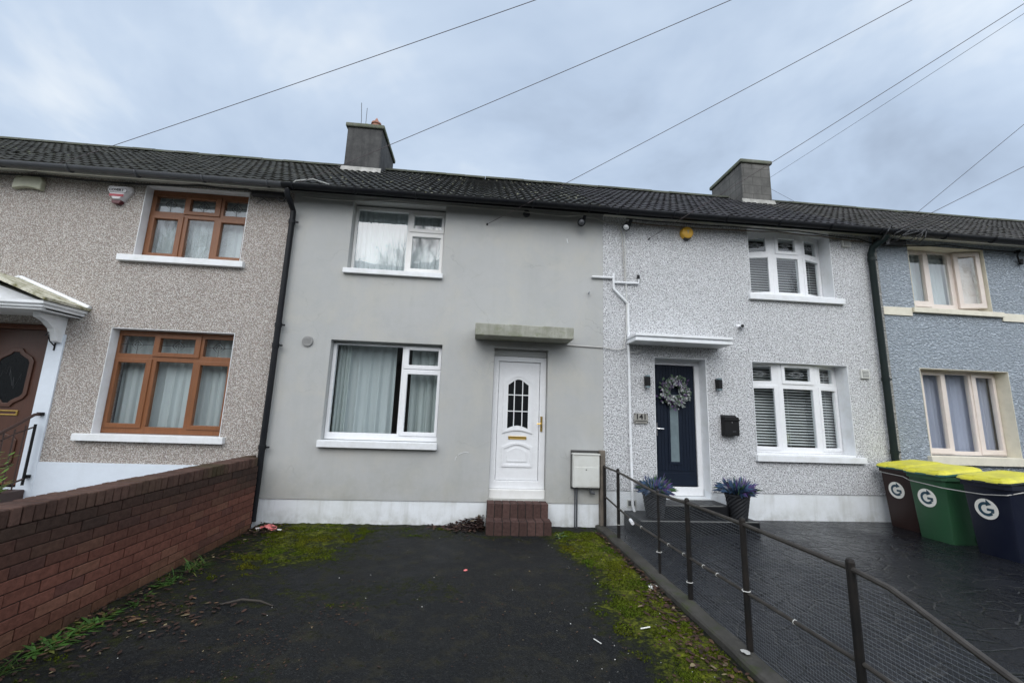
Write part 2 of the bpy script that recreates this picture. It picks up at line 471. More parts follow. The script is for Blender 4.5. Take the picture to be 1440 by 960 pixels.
M['wall_l'] = pebbledash('pebbledash_tan', [(0, (.44, .365, .32)), (.12, (.57, .525, .485)), (.36, (.67, .635, .605)), (.66, (.77, .75, .73)), (.9, (.58, .51, .465))],
                         (.30, .265, .24), 72, .24, .14, bstr=.8)
M['wall_g'] = smooth_render('render_grey', (.445, .450, .446))
M['wall_h'] = pebbledash('pebbledash_white', [(0, (.62, .63, .65)), (.15, (.72, .73, .75)), (.45, (.79, .80, .82)), (.7, (.74, .75, .77)), (.92, (.56, .57, .58))],
                         (.47, .475, .49), 58, .18, .10, speck=(54, .372, (.12, .122, .128)), bstr=.7)
M['wall_b'] = roughcast('roughcast_blue', (.54, .60, .665), (.31, .36, .42), 30)
M['wall_other'] = roughcast('roughcast_far', (.45, .44, .42), (.3, .3, .28))
M['roof_l'] = roof_mat('roof_tiles_mossy', (.024, .024, .022), (.10, .11, .06), .10)
M['roof_g'] = roof_mat('roof_tiles_lichen', (.018, .0185, .019), (.42, .42, .30), .20)
M['roof_h'] = roof_mat('roof_tiles_dark', (.023, .022, .026), (.25, .25, .2), .0)
M['roof_b'] = roof_mat('roof_tiles_old', (.032, .030, .030), (.2, .19, .15), .06)
M['ridge'] = concrete('ridge_tiles', (.10, .105, .085), (.05, .055, .045), (.075, .09, .04), 2)

# ------------------------------------------------------------------ camera (measured from the photograph)
cam_d = bpy.data.cameras.new('camera')
cam = bpy.data.objects.new('camera', cam_d)
col.objects.link(cam)
cam_d.sensor_fit = 'HORIZONTAL'; cam_d.sensor_width = 36
cam_d.lens = 586.0968/1440*36
cam_d.clip_start = .05; cam_d.clip_end = 3000
right = Vector((.99525236, -.09127377, .0337911)); up = Vector((-.04876022, -.16711939, .98473019)); fwd = Vector((.08423289, .98170271, .17077649))
mat = Matrix((right, up, -fwd)).transposed().to_4x4()
mat.translation = Vector((0, -6.3, 1.59))
cam.matrix_world = mat
scene.camera = cam

# ------------------------------------------------------------------ world + sun
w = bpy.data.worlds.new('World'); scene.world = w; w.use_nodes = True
t = NT('w', w)
d = t.coord('Generated')
x, y, z = t.xyz(d)[:3]
zz = t.math('ADD', t.math('MAXIMUM', z, 0), .22)
pv = t.n('ShaderNodeCombineXYZ', i={0: t.math('DIVIDE', x, zz), 1: t.math('DIVIDE', y, zz), 2: 3.7}).outputs[0]
n1 = t.noise(pv, .75, 6, .55, .5)
n2 = t.noise(pv, 1.5, 5, .6, .4)
nn = t.math('ADD', t.math('MULTIPLY', n1, .72), t.math('MULTIPLY', n2, .28))
cl = t.ramp(nn, [(.385, (.425, .52, .67)), (.46, (.535, .655, .835)), (.53, (.63, .75, .92)), (.61, (.87, .945, 1.03))])
# unseen sky behind the camera raised in brightness to light the facades
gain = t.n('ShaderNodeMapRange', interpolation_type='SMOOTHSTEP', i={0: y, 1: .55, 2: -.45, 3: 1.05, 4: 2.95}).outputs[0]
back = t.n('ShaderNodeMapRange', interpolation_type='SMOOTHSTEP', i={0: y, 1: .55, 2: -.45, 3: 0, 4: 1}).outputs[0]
cl = t.mix(t.math('MULTIPLY', back, .8), cl, (.675, .70, .725))     # unseen rear sky whitened to take blue out of the light
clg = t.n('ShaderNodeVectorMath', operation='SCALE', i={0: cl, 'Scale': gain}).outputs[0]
sky = t.n('ShaderNodeTexSky', sky_type='NISHITA', sun_disc=False, sun_elevation=R(38), sun_rotation=R(195), air_density=1.5, dust_density=3)
b1 = t.n('ShaderNodeBackground', i={'Color': sky.outputs[0], 'Strength': .05})
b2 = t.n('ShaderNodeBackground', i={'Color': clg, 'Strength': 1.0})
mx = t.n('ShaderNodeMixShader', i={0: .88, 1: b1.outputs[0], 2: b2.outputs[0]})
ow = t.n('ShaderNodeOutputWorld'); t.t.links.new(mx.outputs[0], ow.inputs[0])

sun_d = bpy.data.lights.new('sun', 'SUN'); sun_d.energy = 1.25; sun_d.angle = R(40); sun_d.color = (1, .97, .93)
sun = bpy.data.objects.new('sun', sun_d); col.objects.link(sun)
sun.rotation_euler = Vector((.2, .75, -.62)).to_track_quat('-Z', 'Y').to_euler()
sun.location = (-4, -20, 18)

# ------------------------------------------------------------------ house pieces
EAVE_Y, EAVE_Z, RIDGE_Y, RIDGE_Z = -.27, 4.84, 3.5, 7.43

def roof(house, x0, x1, m, ridge_m):
    mb = MB()
    slope = Vector((0, RIDGE_Y-EAVE_Y, RIDGE_Z-EAVE_Z)); L = slope.length; u = slope/L
    nrm = Vector((0, -u.z, u.y))
    pitch = .136; per = 7
    prof = [0, .003, .013, .018, .013, .003, 0]
    nx = int(round((x1-x0)/pitch*per)); courses = 14; cl_ = L/courses
    xs = [x0+(x1-x0)*i/nx for i in range(nx+1)]
    rows = []
    for k in range(courses):
        rows.append((k*cl_ - (.02 if k else .03), .032)); rows.append(((k+1)*cl_ - .02, .008))
    jit = [[rnd.uniform(-.004, .004) for _ in range(int((x1-x0)/pitch)+3)] for _ in range(courses)]
    vs = []; fs = []
    for ri, (s_, lift) in enumerate(rows):
        for i, xx in enumerate(xs):
            h = prof[i % per] + lift + jit[ri//2][int(i/per)]
            p = Vector((xx, EAVE_Y, EAVE_Z)) + u*s_ + nrm*h
            vs.append(p)
    W = nx+1
    for r_ in range(len(rows)-1):
        for i in range(nx):
            fs.append((r_*W+i, r_*W+i+1, (r_+1)*W+i+1, (r_+1)*W+i))
    mb.add(vs, fs)
    # underside, rear slope
    mb.add([(x0, EAVE_Y, EAVE_Z-.01), (x1, EAVE_Y, EAVE_Z-.01), (x1, RIDGE_Y, RIDGE_Z-.01), (x0, RIDGE_Y, RIDGE_Z-.01)], [(0, 3, 2, 1)])
    mb.add([(x0, RIDGE_Y, RIDGE_Z), (x1, RIDGE_Y, RIDGE_Z), (x1, 7.3, EAVE_Z), (x0, 7.3, EAVE_Z)], [(0, 1, 2, 3)])
    ro = mb.build('roof', m, house)
    rb = MB(); n = max(1, int((x1-x0)/.46)); st = (x1-x0)/n
    for i in range(n):
        a, b = x0+i*st+.004, x0+(i+1)*st-.004
        dz = rnd.uniform(-.006, .006)
        arc = [(RIDGE_Y + .13*math.cos(w_), RIDGE_Z-.02+dz + .10*math.sin(w_)) for w_ in [math.pi*k/8 for k in range(9)]]
        vs = [(a, p[0], p[1]) for p in arc]+[(b, p[0], p[1]) for p in arc]
        rb.add(vs, [(k, k+9, k+10, k+1) for k in range(8)] + [tuple(range(9)), tuple(range(17, 8, -1))])
    rb.build('ridge_tiles', ridge_m, ro)
    return ro

def gutter(house, x0, x1, m, fascia_m, fz0=4.735, soffit_m=None):
    g = MB(); n = 10; r0, r1, cy, cz = .062, .056, -.315, 4.836
    ang = [math.pi + math.pi*k/n for k in range(n+1)]
    ring = [(cy+r0*math.cos(a), cz+r0*math.sin(a)) for a in ang] + [(cy+r1*math.cos(a), cz+r1*math.sin(a)) for a in reversed(ang)]
    k_ = len(ring)
    segs = max(2, int((x1-x0)/1.2)); vs = []; fs = []
    for i in range(segs+1):
        xx = x0+(x1-x0)*i/segs; dz = rnd.uniform(-.006, .006)
        vs += [(xx, p[0], p[1]+dz) for p in ring]
    for i in range(segs):
        for k in range(k_):
            k2 = (k+1) % k_
            fs.append((i*k_+k, i*k_+k2, (i+1)*k_+k2, (i+1)*k_+k))
    g.add(vs, fs)
    for i in range(int((x1-x0)/.9)+1):     # brackets / unions
        xx = x0+.15+i*.9
        if xx > x1-.05: break
        pts = [(xx, cy+(r0+.006)*math.cos(a), cz+(r0+.006)*math.sin(a)) for a in ang]
        g.tube(pts, .012, 5)
    go = g.build('gutter', m, house, smooth=True)
    MB().box(x0, x1, -.235, -.215, 4.785, 4.815).build('fascia', fascia_m, house)
    MB().box(x0, x1, -.213, -.001, 4.862, 4.875).build('soffit', soffit_m or fascia_m, house)
    return go

def shell(house, x0, x1, wall_m, openings, z0, plinth_m, plinth_z, plinth_dy, base=0.0, holes_pl=()):
    """front wall with openings, side, rear walls, floors"""
    mb = MB()
    mb.plate(x0, x1, z0, 4.90, openings, 0, .30)
    mb.build('wall', wall_m, house)
    MB().plate(x0, x1, base-.25, plinth_z, list(holes_pl), plinth_dy, .29).build('plinth', plinth_m, house)
    i = MB()
    i.box(x0+.004, x0+.12, .302, 6.9, base, 4.9); i.box(x1-.12, x1-.004, .302, 6.9, base, 4.9)
    i.box(x0+.12, x1-.12, 6.8, 7.0, base, 4.9)
    i.box(x0+.121, x1-.121, .302, 6.79, 2.75, 2.9); i.box(x0+.121, x1-.121, .302, 6.79, 4.86, 4.9)
    i.box(x0+.121, x1-.121, .302, 6.79, base+.1, base+.3)
    i.box(x0+.121, x1-.121, 1.6, 1.66, base+.31, 2.74)      # room partitions
    i.box(x0+.121, x1-.121, 1.6, 1.66, 2.91, 4.85)
    i.build('interior_walls', M['room'], house)

def sill(win, x0, x1, z0, z1, y, m):
    MB().box(x0, x1, y, .16, z0, z1).build('sill', m, win, bevel=.006)

def lining(win, x0, x1, z0, z1, yb, m, t_=.010, band=0):
    """painted reveal round an opening"""
    mb = MB()
    mb.plate(x0+.002, x1-.002, z0, z1-.002, [(x0+t_, x1-t_, z0-1, z1-t_)], -.004, yb)
    if band:
        mb.plate(x0-band, x1+band, z0, z1+band, [(x0+.001, x1-.001, z0-1, z1-.001)], -.012, -.0045)
    return mb.build('reveal', m, win)

def sheet(mb, x0, x1, y, z0, z1):
    return mb.add([(x0, y, z0), (x1, y, z0), (x1, y, z1), (x0, y, z1)], [(0, 1, 2, 3)])

def frame_window(house, x0, x1, z0, z1, yf, glass, sashes, fm, depth=.07, gm=None, name='window'):
    """frame plate with a hole per light; sashes stand 12 mm proud; one pane mesh"""
    holes = []
    for g in glass: holes.append(g)
    for s_ in sashes: holes.append((s_[0]+.012, s_[1]-.012, s_[2]+.012, s_[3]-.012))
    f = MB(); f.plate(x0, x1, z0, z1, holes, yf, yf+depth)
    wo = f.build(name, fm, house, bevel=.004)
    for s_ in sashes:
        MB().plate(s_[0], s_[1], s_[2], s_[3], [s_[4:8]], yf-.016, yf+.05).build('sash', fm, wo, bevel=.006)
    p = MB()
    for g in list(glass) + [s_[4:8] for s_ in sashes]:
        sheet(p, g[0]-.005, g[1]+.005, yf+.024, g[2]-.005, g[3]+.005)
    p.build('pane', gm or M['glass'], wo)
    return wo

def curtain(name, x0, x1, z0, z1, y, m, label, cat='curtain', amp=.02, fold=.09, group=None, swag=0, gather=0):
    mb = MB(); n = int((x1-x0)/.012)+2; rows = 10
    ph = [rnd.uniform(0, 6.28) for _ in range(4)]
    vs = []; fs = []
    for j in range(rows+1):
        tz = j/rows
        for i in range(n):
            u = i/(n-1); xx = x0+(x1-x0)*u
            if gather: xx = x0+(x1-x0)*(u*(1-gather*math.sin(math.pi*tz)**1.0*.5))
            k = 2*math.pi/fold
            yy = y + amp*(math.sin(xx*k+ph[0]) + .6*math.sin(xx*k*.43+ph[1]+tz*.6) + .35*math.sin(xx*k*1.9+ph[2]))*(.55+.45*(1-tz))
            vs.append((xx, yy, z0+(z1-z0)*tz))
    for j in range(rows):
        for i in range(n-1):
            fs.append((j*n+i, j*n+i+1, (j+1)*n+i+1, (j+1)*n+i))
    mb.add(vs, fs)
    return tag(mb.build(name, m, smooth=True), label, cat, group)

def blind(x0, x1, z0, z1, y, label):
    mb = MB(); n = int((z1-z0)/.046)
    for i in range(n):
        zc = z1-.03-i*.046
        mb.add([(x0, y-.020, zc-.011), (x1, y-.020, zc-.011), (x1, y+.018, zc+.011), (x0, y+.018, zc+.011),
                (x0, y-.020, zc-.0095), (x1, y-.020, zc-.0095), (x1, y+.018, zc+.0125), (x0, y+.018, zc+.0125)],
               [(0,3,2,1),(4,5,6,7),(0,1,5,4),(1,2,6,5),(2,3,7,6),(3,0,4,7)])
    mb.box(x0, x1, y-.025, y+.025, z1-.015, z1+.02)
    for xx in (x0+.12, (x0+x1)/2, x1-.12):
        mb.box(xx-.002, xx+.002, y-.001, y+.001, z0, z1)
    return tag(mb.build('venetian_blind', M['blind']), label, 'blind', 'white venetian blinds')

def downpipe(house, pts, r, m, brackets, xc, yc):
    mb = MB().tube(pts, r, 14)
    for zb in brackets:
        mb.tube([(xc, yc, zb-.03), (xc, yc, zb+.03)], r+.008, 14)
        mb.box(xc-.012, xc+r+.05, yc-.008, yc+.012, zb-.012, zb+.012)
    return mb.build('downpipe', m, house, smooth=True)

def chimney(house, x0, x1, zb, zt, m, pots):
    c = MB().box(x0, x1, 2.8, 4.14, zb, zt).build('chimney', m, house, bevel=.02)
    MB().box(x0-.045, x1+.045, 2.755, 4.185, zt, zt+.10).build('chimney_cap', M['cap'], c, bevel=.025)
    f = MB()
    f.add([(x0-.05, 2.73, 6.93), (x1+.05, 2.73, 6.93), (x1+.05, 2.785, 7.075), (x0-.05, 2.785, 7.075),
           (x0-.05, 2.797, 6.93), (x1+.05, 2.797, 6.93)], [(0, 1, 2, 3), (0, 3, 4), (1, 5, 2)])
    f.build('flashing', M['flashing'], c)
    for (px, py) in pots:
        MB().lathe([(.13, 0), (.115, .12), (.10, .33), (.125, .34), (.12, .38), (.07, .40), (.035, .48), (.01, .53)], (px, py, zt+.10), 16).build('chimney_pot', M['terracotta'], c, smooth=True)
    return c

def brick_courses(mb, x0, x1, y0, y1, z0, courses, h, gap=.0075, blen=.225, tone=None, axis='y', header=False):
    """stretcher-bond bricks laid along an axis, one mesh"""
    for k in range(courses):
        a0, a1 = (y0, y1) if axis == 'y' else (x0, x1)
        a = a0 - (blen*.5 if k % 2 else 0)
        while a < a1 - .01:
            s, e = max(a, a0), min(a+blen-gap, a1)
            if e - s > .02:
                c = tone(k, (s+e)/2)
                j = rnd.uniform(-.003, .003)
                mb.color(c)
                zz0, zz1 = z0+k*h, z0+(k+1)*h-gap
                if axis == 'y': mb.box(x0+j, x1+j, s, e, zz0, zz1)
                else: mb.box(s, e, y0+j, y1+j, zz0, zz1)
            a += blen

# ================================================================== HOUSE L (tan pebbledash, oak windows)
XL0, XG0, XH0, XB0, XB1 = -7.83, -2.93, 1.98, 6.75, 11.6
L = empty('terraced_house', (-5.38, 0, 0), 'terraced house in tan pebbledash with brown oak framed windows and gabled white door canopy', 'house')
lu = (-5.08, -3.585, 3.68, 4.815); ll = (-5.17, -3.50, 1.13, 2.61); ld = (-6.98, -5.93, .42, 2.62)
shell(L, XL0, XG0-.002, M['wall_l'], [lu, ll, ld], .0, M['plinth_l'], .75, -.018, 0, [(ld[0], ld[1], .42, 9)])
roof(L, XL0, XG0, M['roof_l'], M['ridge'])
gutter(L, XL0, XG0-.05, M['grey_gutter'], M['soffit'], 4.70)
def L_window(op, top, xs, zs):
    (x0, x1, z0, z1) = op
    # xs: three (glass left, glass right); zs: low0, low1, up0, up1
    (a0, a1), (b0, b1), (c0, c1) = xs
    l0, l1, u0, u1 = zs
    glass = [(a0-.03, a1+.05, u0-.03, u1+.02), (c0, c1+.02, u0-.03, u1+.02), (b0, b1, l0-.04, l1+.03)]
    sash = [(b0-.07, b1+.07, u0-.06, u1+.06, b0+.01, b1-.01, u0, u1),
            (x0+.045, a1+.075, l0-.06, l1+.06, a0, a1, l0, l1),
            (c0-.06, x1-.04, l0-.06, l1+.06, c0, c1, l0, l1)]
    wo = frame_window(L, x0+.012, x1-.012, z0+.01, z1-.012, .13, glass, sash, M['oak'])
    lining(wo, x0, x1, z0, z1, .14, M['white_paint'], band=.0)
    sill(wo, x0-.17 if top else x0-.18, x1+.075, z0-.09, z0+.004, -.07, M['white_paint'])
    ledw = MB()
    for (p0, p1) in ((a0-.03, a1+.05), (b0+.01, b1-.01), (c0, c1+.02)):
        cx, cz = (p0+p1)/2, (u0+u1)/2
        y = .149
        ledw.tube([(p0, y, cz), (p1, y, cz)], .004, 4); ledw.tube([(cx, y, u0-.03), (cx, y, u1+.02)], .004, 4)
        for s_ in (.045, .085):
            ledw.tube([(cx-s_, y, cz), (cx, y, cz+s_), (cx+s_, y, cz), (cx, y, cz-s_), (cx-s_, y, cz)], .0065, 4)
    ledw.build('leadwork', M['lead'], wo)
    return wo
L_window(lu, True, ((-4.975, -4.64), (-4.51, -4.125), (-4.01, -3.67)), (3.79, 4.34, 4.49, 4.69))
L_window(ll, False, ((-5.09, -4.72), (-4.59, -4.09), (-3.98, -3.60)), (1.275, 2.13, 2.29, 2.50))
curtain('net_curtain', -5.05, -3.6, 3.70, 4.80, .27, M['curtain_net'], 'white net curtain in the upper brown framed window of the tan pebbledash house', amp=.014, fold=.10)
curtain('net_curtain', -5.15, -3.52, 1.15, 2.6, .30, M['curtain_net'], 'pale pleated net curtain in the lower brown framed window of the tan pebbledash house', amp=.020, fold=.11)
# door
def poly_oct(cx, cz, w_, h_):
    pts = [(-.5, -.28), (-.42, -.36), (-.20, -.44), (-.13, -.5), (.13, -.5), (.20, -.44), (.42, -.36), (.5, -.28), (.5, .28), (.42, .36), (.20, .44), (.13, .5), (-.13, .5), (-.20, .44), (-.42, .36), (-.5, .28)]
    return [(cx+p[0]*w_, cz+p[1]*h_) for p in pts]
dL = MB().box(-6.90, -6.04, .17, .23, .46, 2.54).build('door', M['brown_door'], L)
MB().plate(-6.975, -5.94, .42, 2.615, [(-6.905, -6.035, .455, 2.545)], .14, .25).build('door_frame', M['oak_dark'], dL, bevel=.006)
oc = poly_oct(-6.47, 1.86, .50, .82)
MB().ring(oc, inset(oc, .055), .150, .172).build('moulding', M['brown_door'], dL, bevel=.006)
MB().prism(inset(oc, .052), .162, .171).build('door_glass', M['dark_glass'], dL)
fl = MB(); mp = []
for k in range(14):
    mp.append((-6.60+.02*k+rnd.uniform(-.02, .02), .160, 1.86+.07*math.sin(k*2.3)+.10*math.sin(k*.5)+rnd.uniform(-.04, .04)))
fl.tube(mp, .002, 4)
fl.build('glass_motif', M['lead'], dL)
pb = poly_oct(-6.47, .86, .50, .52)
MB().ring(pb, inset(pb, .04), .155, .172).build('moulding', M['brown_door'], dL, bevel=.006)
lb = MB().plate(-6.60, -6.285, 1.335, 1.405, [(-6.575, -6.31, 1.352, 1.388)], .158, .172).build('letterbox', M['brass'], dL, bevel=.004)
MB().plate(-5.932, -5.73, .0, 2.47, [], -.022, -.001).build('door_surround', M['plinth_l'], L)
MB().plate(-7.18, -6.982, .0, 2.47, [], -.022, -.001).build('door_surround', M['plinth_l'], L)
# gabled canopy
can = MB()
xr, xc, xl, yfr = -5.585, -6.46, -7.335, -.56
can.prism([(xr, 2.715), (xr, 2.80), (xc, 3.10), (xl, 2.80), (xl, 2.715)][::-1], yfr+.05, -.001)
canopy = can.build('door_canopy', M['white_paint'], L)
tr_ = MB()
for i, (o_, h0, h1) in enumerate(((.0, 2.705, 2.735), (.03, 2.737, 2.775), (.06, 2.777, 2.815))):
    tr_.box(xr-.01, xr+o_, yfr-o_+.03, -.002, h0, h1)
    tr_.box(xl-o_, xl+.01, yfr-o_+.03, -.002, h0, h1)
    tr_.box(xl-o_+.001, xr+o_-.001, yfr-o_, yfr-o_+.029, h0, h1)
tr_.build('cornice', M['white_paint'], canopy)
rk = MB()
for sgn, xe in ((1, xr+.09), (-1, xl-.09)):
    a = Vector((xc, 0, 3.20)); b = Vector((xe, 0, 2.818))
    dv = (b-a).normalized(); up_ = Vector((-dv.z*sgn, 0, dv.x*sgn))
    q = [a, b, b+up_*.035, a+up_*.035]
    if sgn < 0: q = q[::-1]
    rk.prism([(p.x, p.z) for p in q][::-1] if sgn > 0 else [(p.x, p.z) for p in q][::-1], yfr-.09, -.001)
mossroof = NT('canopy_top'); v_ = mossroof.coord()
mossroof.out(mossroof.mix(mossroof.ramp(mossroof.noise(v_, 9, 6, .7), [(.42, 0), (.62, 1)]), (.62, .60, .50), (.16, .15, .06)), .8)
rk.build('canopy_roof', mossroof.m, canopy)
fr = MB()
for sgn, xe in ((1, xr+.095), (-1, xl-.095)):
    a = Vector((xc, 0, 3.25)); b = Vector((xe, 0, 2.86))
    fr.tube([(a.x, -.03, a.z), (b.x, -.03, b.z)], .035, 6)
fr.build('canopy_flashing', M['white_paint'], canopy)
for xb in (-5.80, -7.12):      # scrolled corbels
    pts = [(-.001, 2.705), (-.40, 2.705), (-.38, 2.64), (-.27, 2.60), (-.17, 2.52), (-.13, 2.42), (-.10, 2.36), (-.001, 2.34)]
    cb = MB(); n = len(pts)
    cb.add([(xb-.045, p[0], p[1]) for p in pts]+[(xb+.045, p[0], p[1]) for p in pts],
           [tuple(range(n)), tuple(range(2*n-1, n-1, -1))]+[(i, i+n, (i+1) % n+n, (i+1) % n) for i in range(n)])
    cb.build('corbel', M['white_paint'], canopy, bevel=.006)
# steps
st = MB(); st.box(-7.15, -5.80, -.42, -.024, .0, .40); st.box(-7.3, -5.62, -.78, -.422, 0, .21)
st.build('doorstep', M['brown_iron'], L, bevel=.015)
# downpipe between the tan and the grey house
px, py = -2.885, -.075
downpipe(L, [(px-.02, -.30, 4.76), (px-.02, -.29, 4.68), (px, -.20, 4.60), (px, py, 4.52), (px, py, 2.6), (px, py, .05)], .041, M['black_pvc'], (4.35, 2.75, 2.45, 1.02), px, py)

# ================================================================== HOUSE G (smooth grey render)
G = empty('terraced_house', (-.475, 0, 0), 'smooth grey rendered terraced house with white front door and concrete slab canopy', 'house')
gu = (-2.03, -.59, 3.685, 4.826); gl_ = (-2.145, -.512, 1.13, 2.585); gd = (.277, 1.11, .365, 2.575)
shell(G, XG0, XH0-.002, M['wall_g'], [gu, gl_, gd], .33, M['plinth_white'], .329, .012, 0, [(gd[0], gd[1], .365, 9)])
roof(G, XG0, XH0, M['roof_g'], M['ridge'])
gutter(G, XG0-.05, XH0, M['black_pvc'], M['black_pvc'], 4.735, M['soffit_grey'])
wo = frame_window(G, gu[0]+.004, gu[1]-.004, gu[2]+.004, gu[3]-.03, .15, [(-1.985, -1.20, 3.755, 4.745)],
                  [(-1.165, -.612, 4.415, 4.765, -1.10, -.655, 4.478, 4.705), (-1.165, -.612, 3.735, 4.405, -1.105, -.66, 3.805, 4.34)], M['old_pvc'])
sill(wo, -2.075, -.575, 3.612, 3.69, -.06, M['white_paint'])
wo = frame_window(G, gl_[0]+.004, gl_[1]-.003, gl_[2]+.012, gl_[3]-.03, .12, [(-2.092, -1.112, 1.24, 2.535)],
                  [(-1.08, -.525, 2.206, 2.54, -1.014, -.572, 2.268, 2.497), (-1.08, -.525, 1.218, 2.192, -1.016, -.568, 1.273, 2.128)], M['white_pvc'])
sill(wo, -2.17, -.50, 1.04, 1.134, -.08, M['white_paint'])
curtain('net_curtain', -2.02, -1.20, 3.70, 4.8, .30, M['curtain_net'], 'white net curtain behind the large pane of the grey house upper window', amp=.014, fold=.08)
curtain('net_curtain', -1.22, -.6, 3.70, 4.8, .33, M['curtain_net'], 'white net curtain behind the narrow sashes of the grey house upper window', amp=.018, fold=.12)
curtain('drape', -2.12, -1.92, 1.15, 2.57, .30, M['curtain_drape'], 'narrow gathered pale drape at the left edge of the grey house lower window', amp=.022, fold=.055)
curtain('net_curtain', -1.96, -1.24, 1.15, 2.57, .36, M['curtain_net'], 'wide sheer curtain hanging behind the large pane of the grey house lower window', amp=.024, fold=.15)
curtain('drape', -1.0, -.52, 1.15, 2.57, .34, M['curtain_drape'], 'pale drape behind the right sashes of the grey house lower window', amp=.032, fold=.12)
# door G
def arch(x0, x1, z0, zs, zt, n=10, bottom=0.0):
    pts = []
    nb = 8
    for i in range(nb+1):
        u = i/nb; pts.append((x0+(x1-x0)*u, z0+bottom*math.sin(math.pi*u)))
    for i in range(n+1):
        u = i/n; xx = x1+(x0-x1)*u
        pts.append((xx, zs+(zt-zs)*(math.sin(math.pi*u)**1.25)))
    return pts
dG = MB().box(.372, 1.005, .150, .20, .62, 2.385).build('door', M['white_pvc'], G)
MB().plate(.282, 1.106, .50, 2.47, [(.366, 1.011, .614, 2.391)], .12, .21).build('door_frame', M['white_pvc'], dG, bevel=.008)
MB().box(.282, 1.106, .105, .22, 2.472, 2.572).build('head_board', M['wall_g'], dG)
MB().box(.279, 1.108, .06, .25, .367, .498).build('threshold', M['old_pvc'], dG, bevel=.008)
def A(o_): return arch(.45+o_, .908-o_, 1.30+o_, 2.075-o_*.6, 2.19-o_, bottom=.045)
def Bp(o_): return arch(.455+o_, .912-o_, .81+o_, 1.105-o_, 1.165-o_)
MB().ring(A(0), A(.03), .132, .1495).ring(A(.0302), A(.072), .139, .1495).build('moulding', M['white_pvc'], dG)
MB().prism(A(.068), .144, .149).build('door_glass', M['dark_glass'], dG)
gb = MB()
for xx in (.618, .744): gb.box(xx-.007, xx+.007, .136, .1435, 1.385, 2.125)
for z_ in (1.632, 1.878): gb.box(.515, .845, .1365, .1434, z_-.007, z_+.007)
gb.build('glazing_bars', M['white_pvc'], dG)
MB().ring(Bp(0), Bp(.03), .135, .1495).ring(Bp(.075), Bp(.095), .140, .1495).prism(Bp(.0952), .143, .1495).build('moulding', M['white_pvc'], dG)
MB().plate(.545, .823, 1.213, 1.258, [(.565, .803, 1.224, 1.247)], .138, .151).build('letterbox', M['brass'], dG, bevel=.004)
MB().box(.566, .802, .144, .151, 1.225, 1.246).build('letterbox_flap', M['brass'], dG)
hb = MB().box(1.026, 1.058, .106, .119, 1.34, 1.565)
hb.tube([(1.042, .11, 1.455), (1.042, .065, 1.455), (1.02, .06, 1.455), (.965, .064, 1.452)], [.012, .012, .012, .009], 8)
hb.build('handle', M['brass'], dG)
# slab canopy, seam, steps
MB().box(-.03, 1.415, -.40, -.001, 2.69, 2.868).build('door_canopy', M['canopy_g'], G, bevel=.012)
stp = MB()
def steptone(k, a):
    g = rnd.uniform(.75, 1.2); return (.088*g, .052*g, .046*g)
def step_bricks(x0, x1, yf, yb, z0, z1):
    n = 8; w_ = (x1-x0)/n
    stp.color((.035, .03, .028)); stp.box(x0+.004, x1-.004, yf+.006, yb, z0, z1-.012)
    for i in range(n):
        stp.color(steptone(0, 0)); j = rnd.uniform(-.002, .002)
        stp.box(x0+i*w_+.005, x0+(i+1)*w_-.005, yf+j, yf+.105, z0+.006, z1-.004+j)
    r = yf+.115
    while r < yb-.05:
        for i in range(n):
            stp.color(steptone(0, 0)); stp.box(x0+i*w_+.005, x0+(i+1)*w_-.005, r, min(r+.10, yb), z1-.05, z1-.003+rnd.uniform(-.002, .002))
        r += .11
step_bricks(.235, 1.125, -.46, -.232, -.02, .180)
step_bricks(.25, 1.115, -.23, -.001, -.02, .365)
stp.build('doorstep', M['brick'], G, bevel=.006)
v = MB().lathe([(.062, -.028), (.075, -.026), (.078, -.001)], (-2.475, 0, 2.54), 24, 'y')
for k in range(4): v.box(-2.525, -2.425, -.031, -.0285, 2.515+k*.018, 2.522+k*.018)
v.build('vent_cover', M['vent_grey'], G)
MB().lathe([(.045, -.03), (.055, -.028), (.058, -.001)], (.705, 0, 4.80), 20, 'y').build('vent_cover', M['grey_gutter'], G)
sc = MB()
for k in range(10):
    a = k/9*1.6
    p0 = (-.02-.16*math.cos(a)-.05, -.0035, .90+.15*math.sin(a)*.75); p1 = (-.02-.16*math.cos(a+.17)-.05, -.0035, .90+.15*math.sin(a+.17)*.75)
    if k not in (3,): sc.tube([p0, p1], .0035, 4)
sc.build('scuff_mark', M['white_paint'], G)
sc = MB().tube([(1.38, -.003, 4.42), (1.385, -.003, 4.38), (1.395, -.003, 4.35)], .008, 4); sc.build('scuff_mark', M['white_paint'], G)

chimney(G, -3.25, -2.45, 6.68, 8.08, M['chimney'], [(-3.04, 3.50), (-2.74, 3.26)])

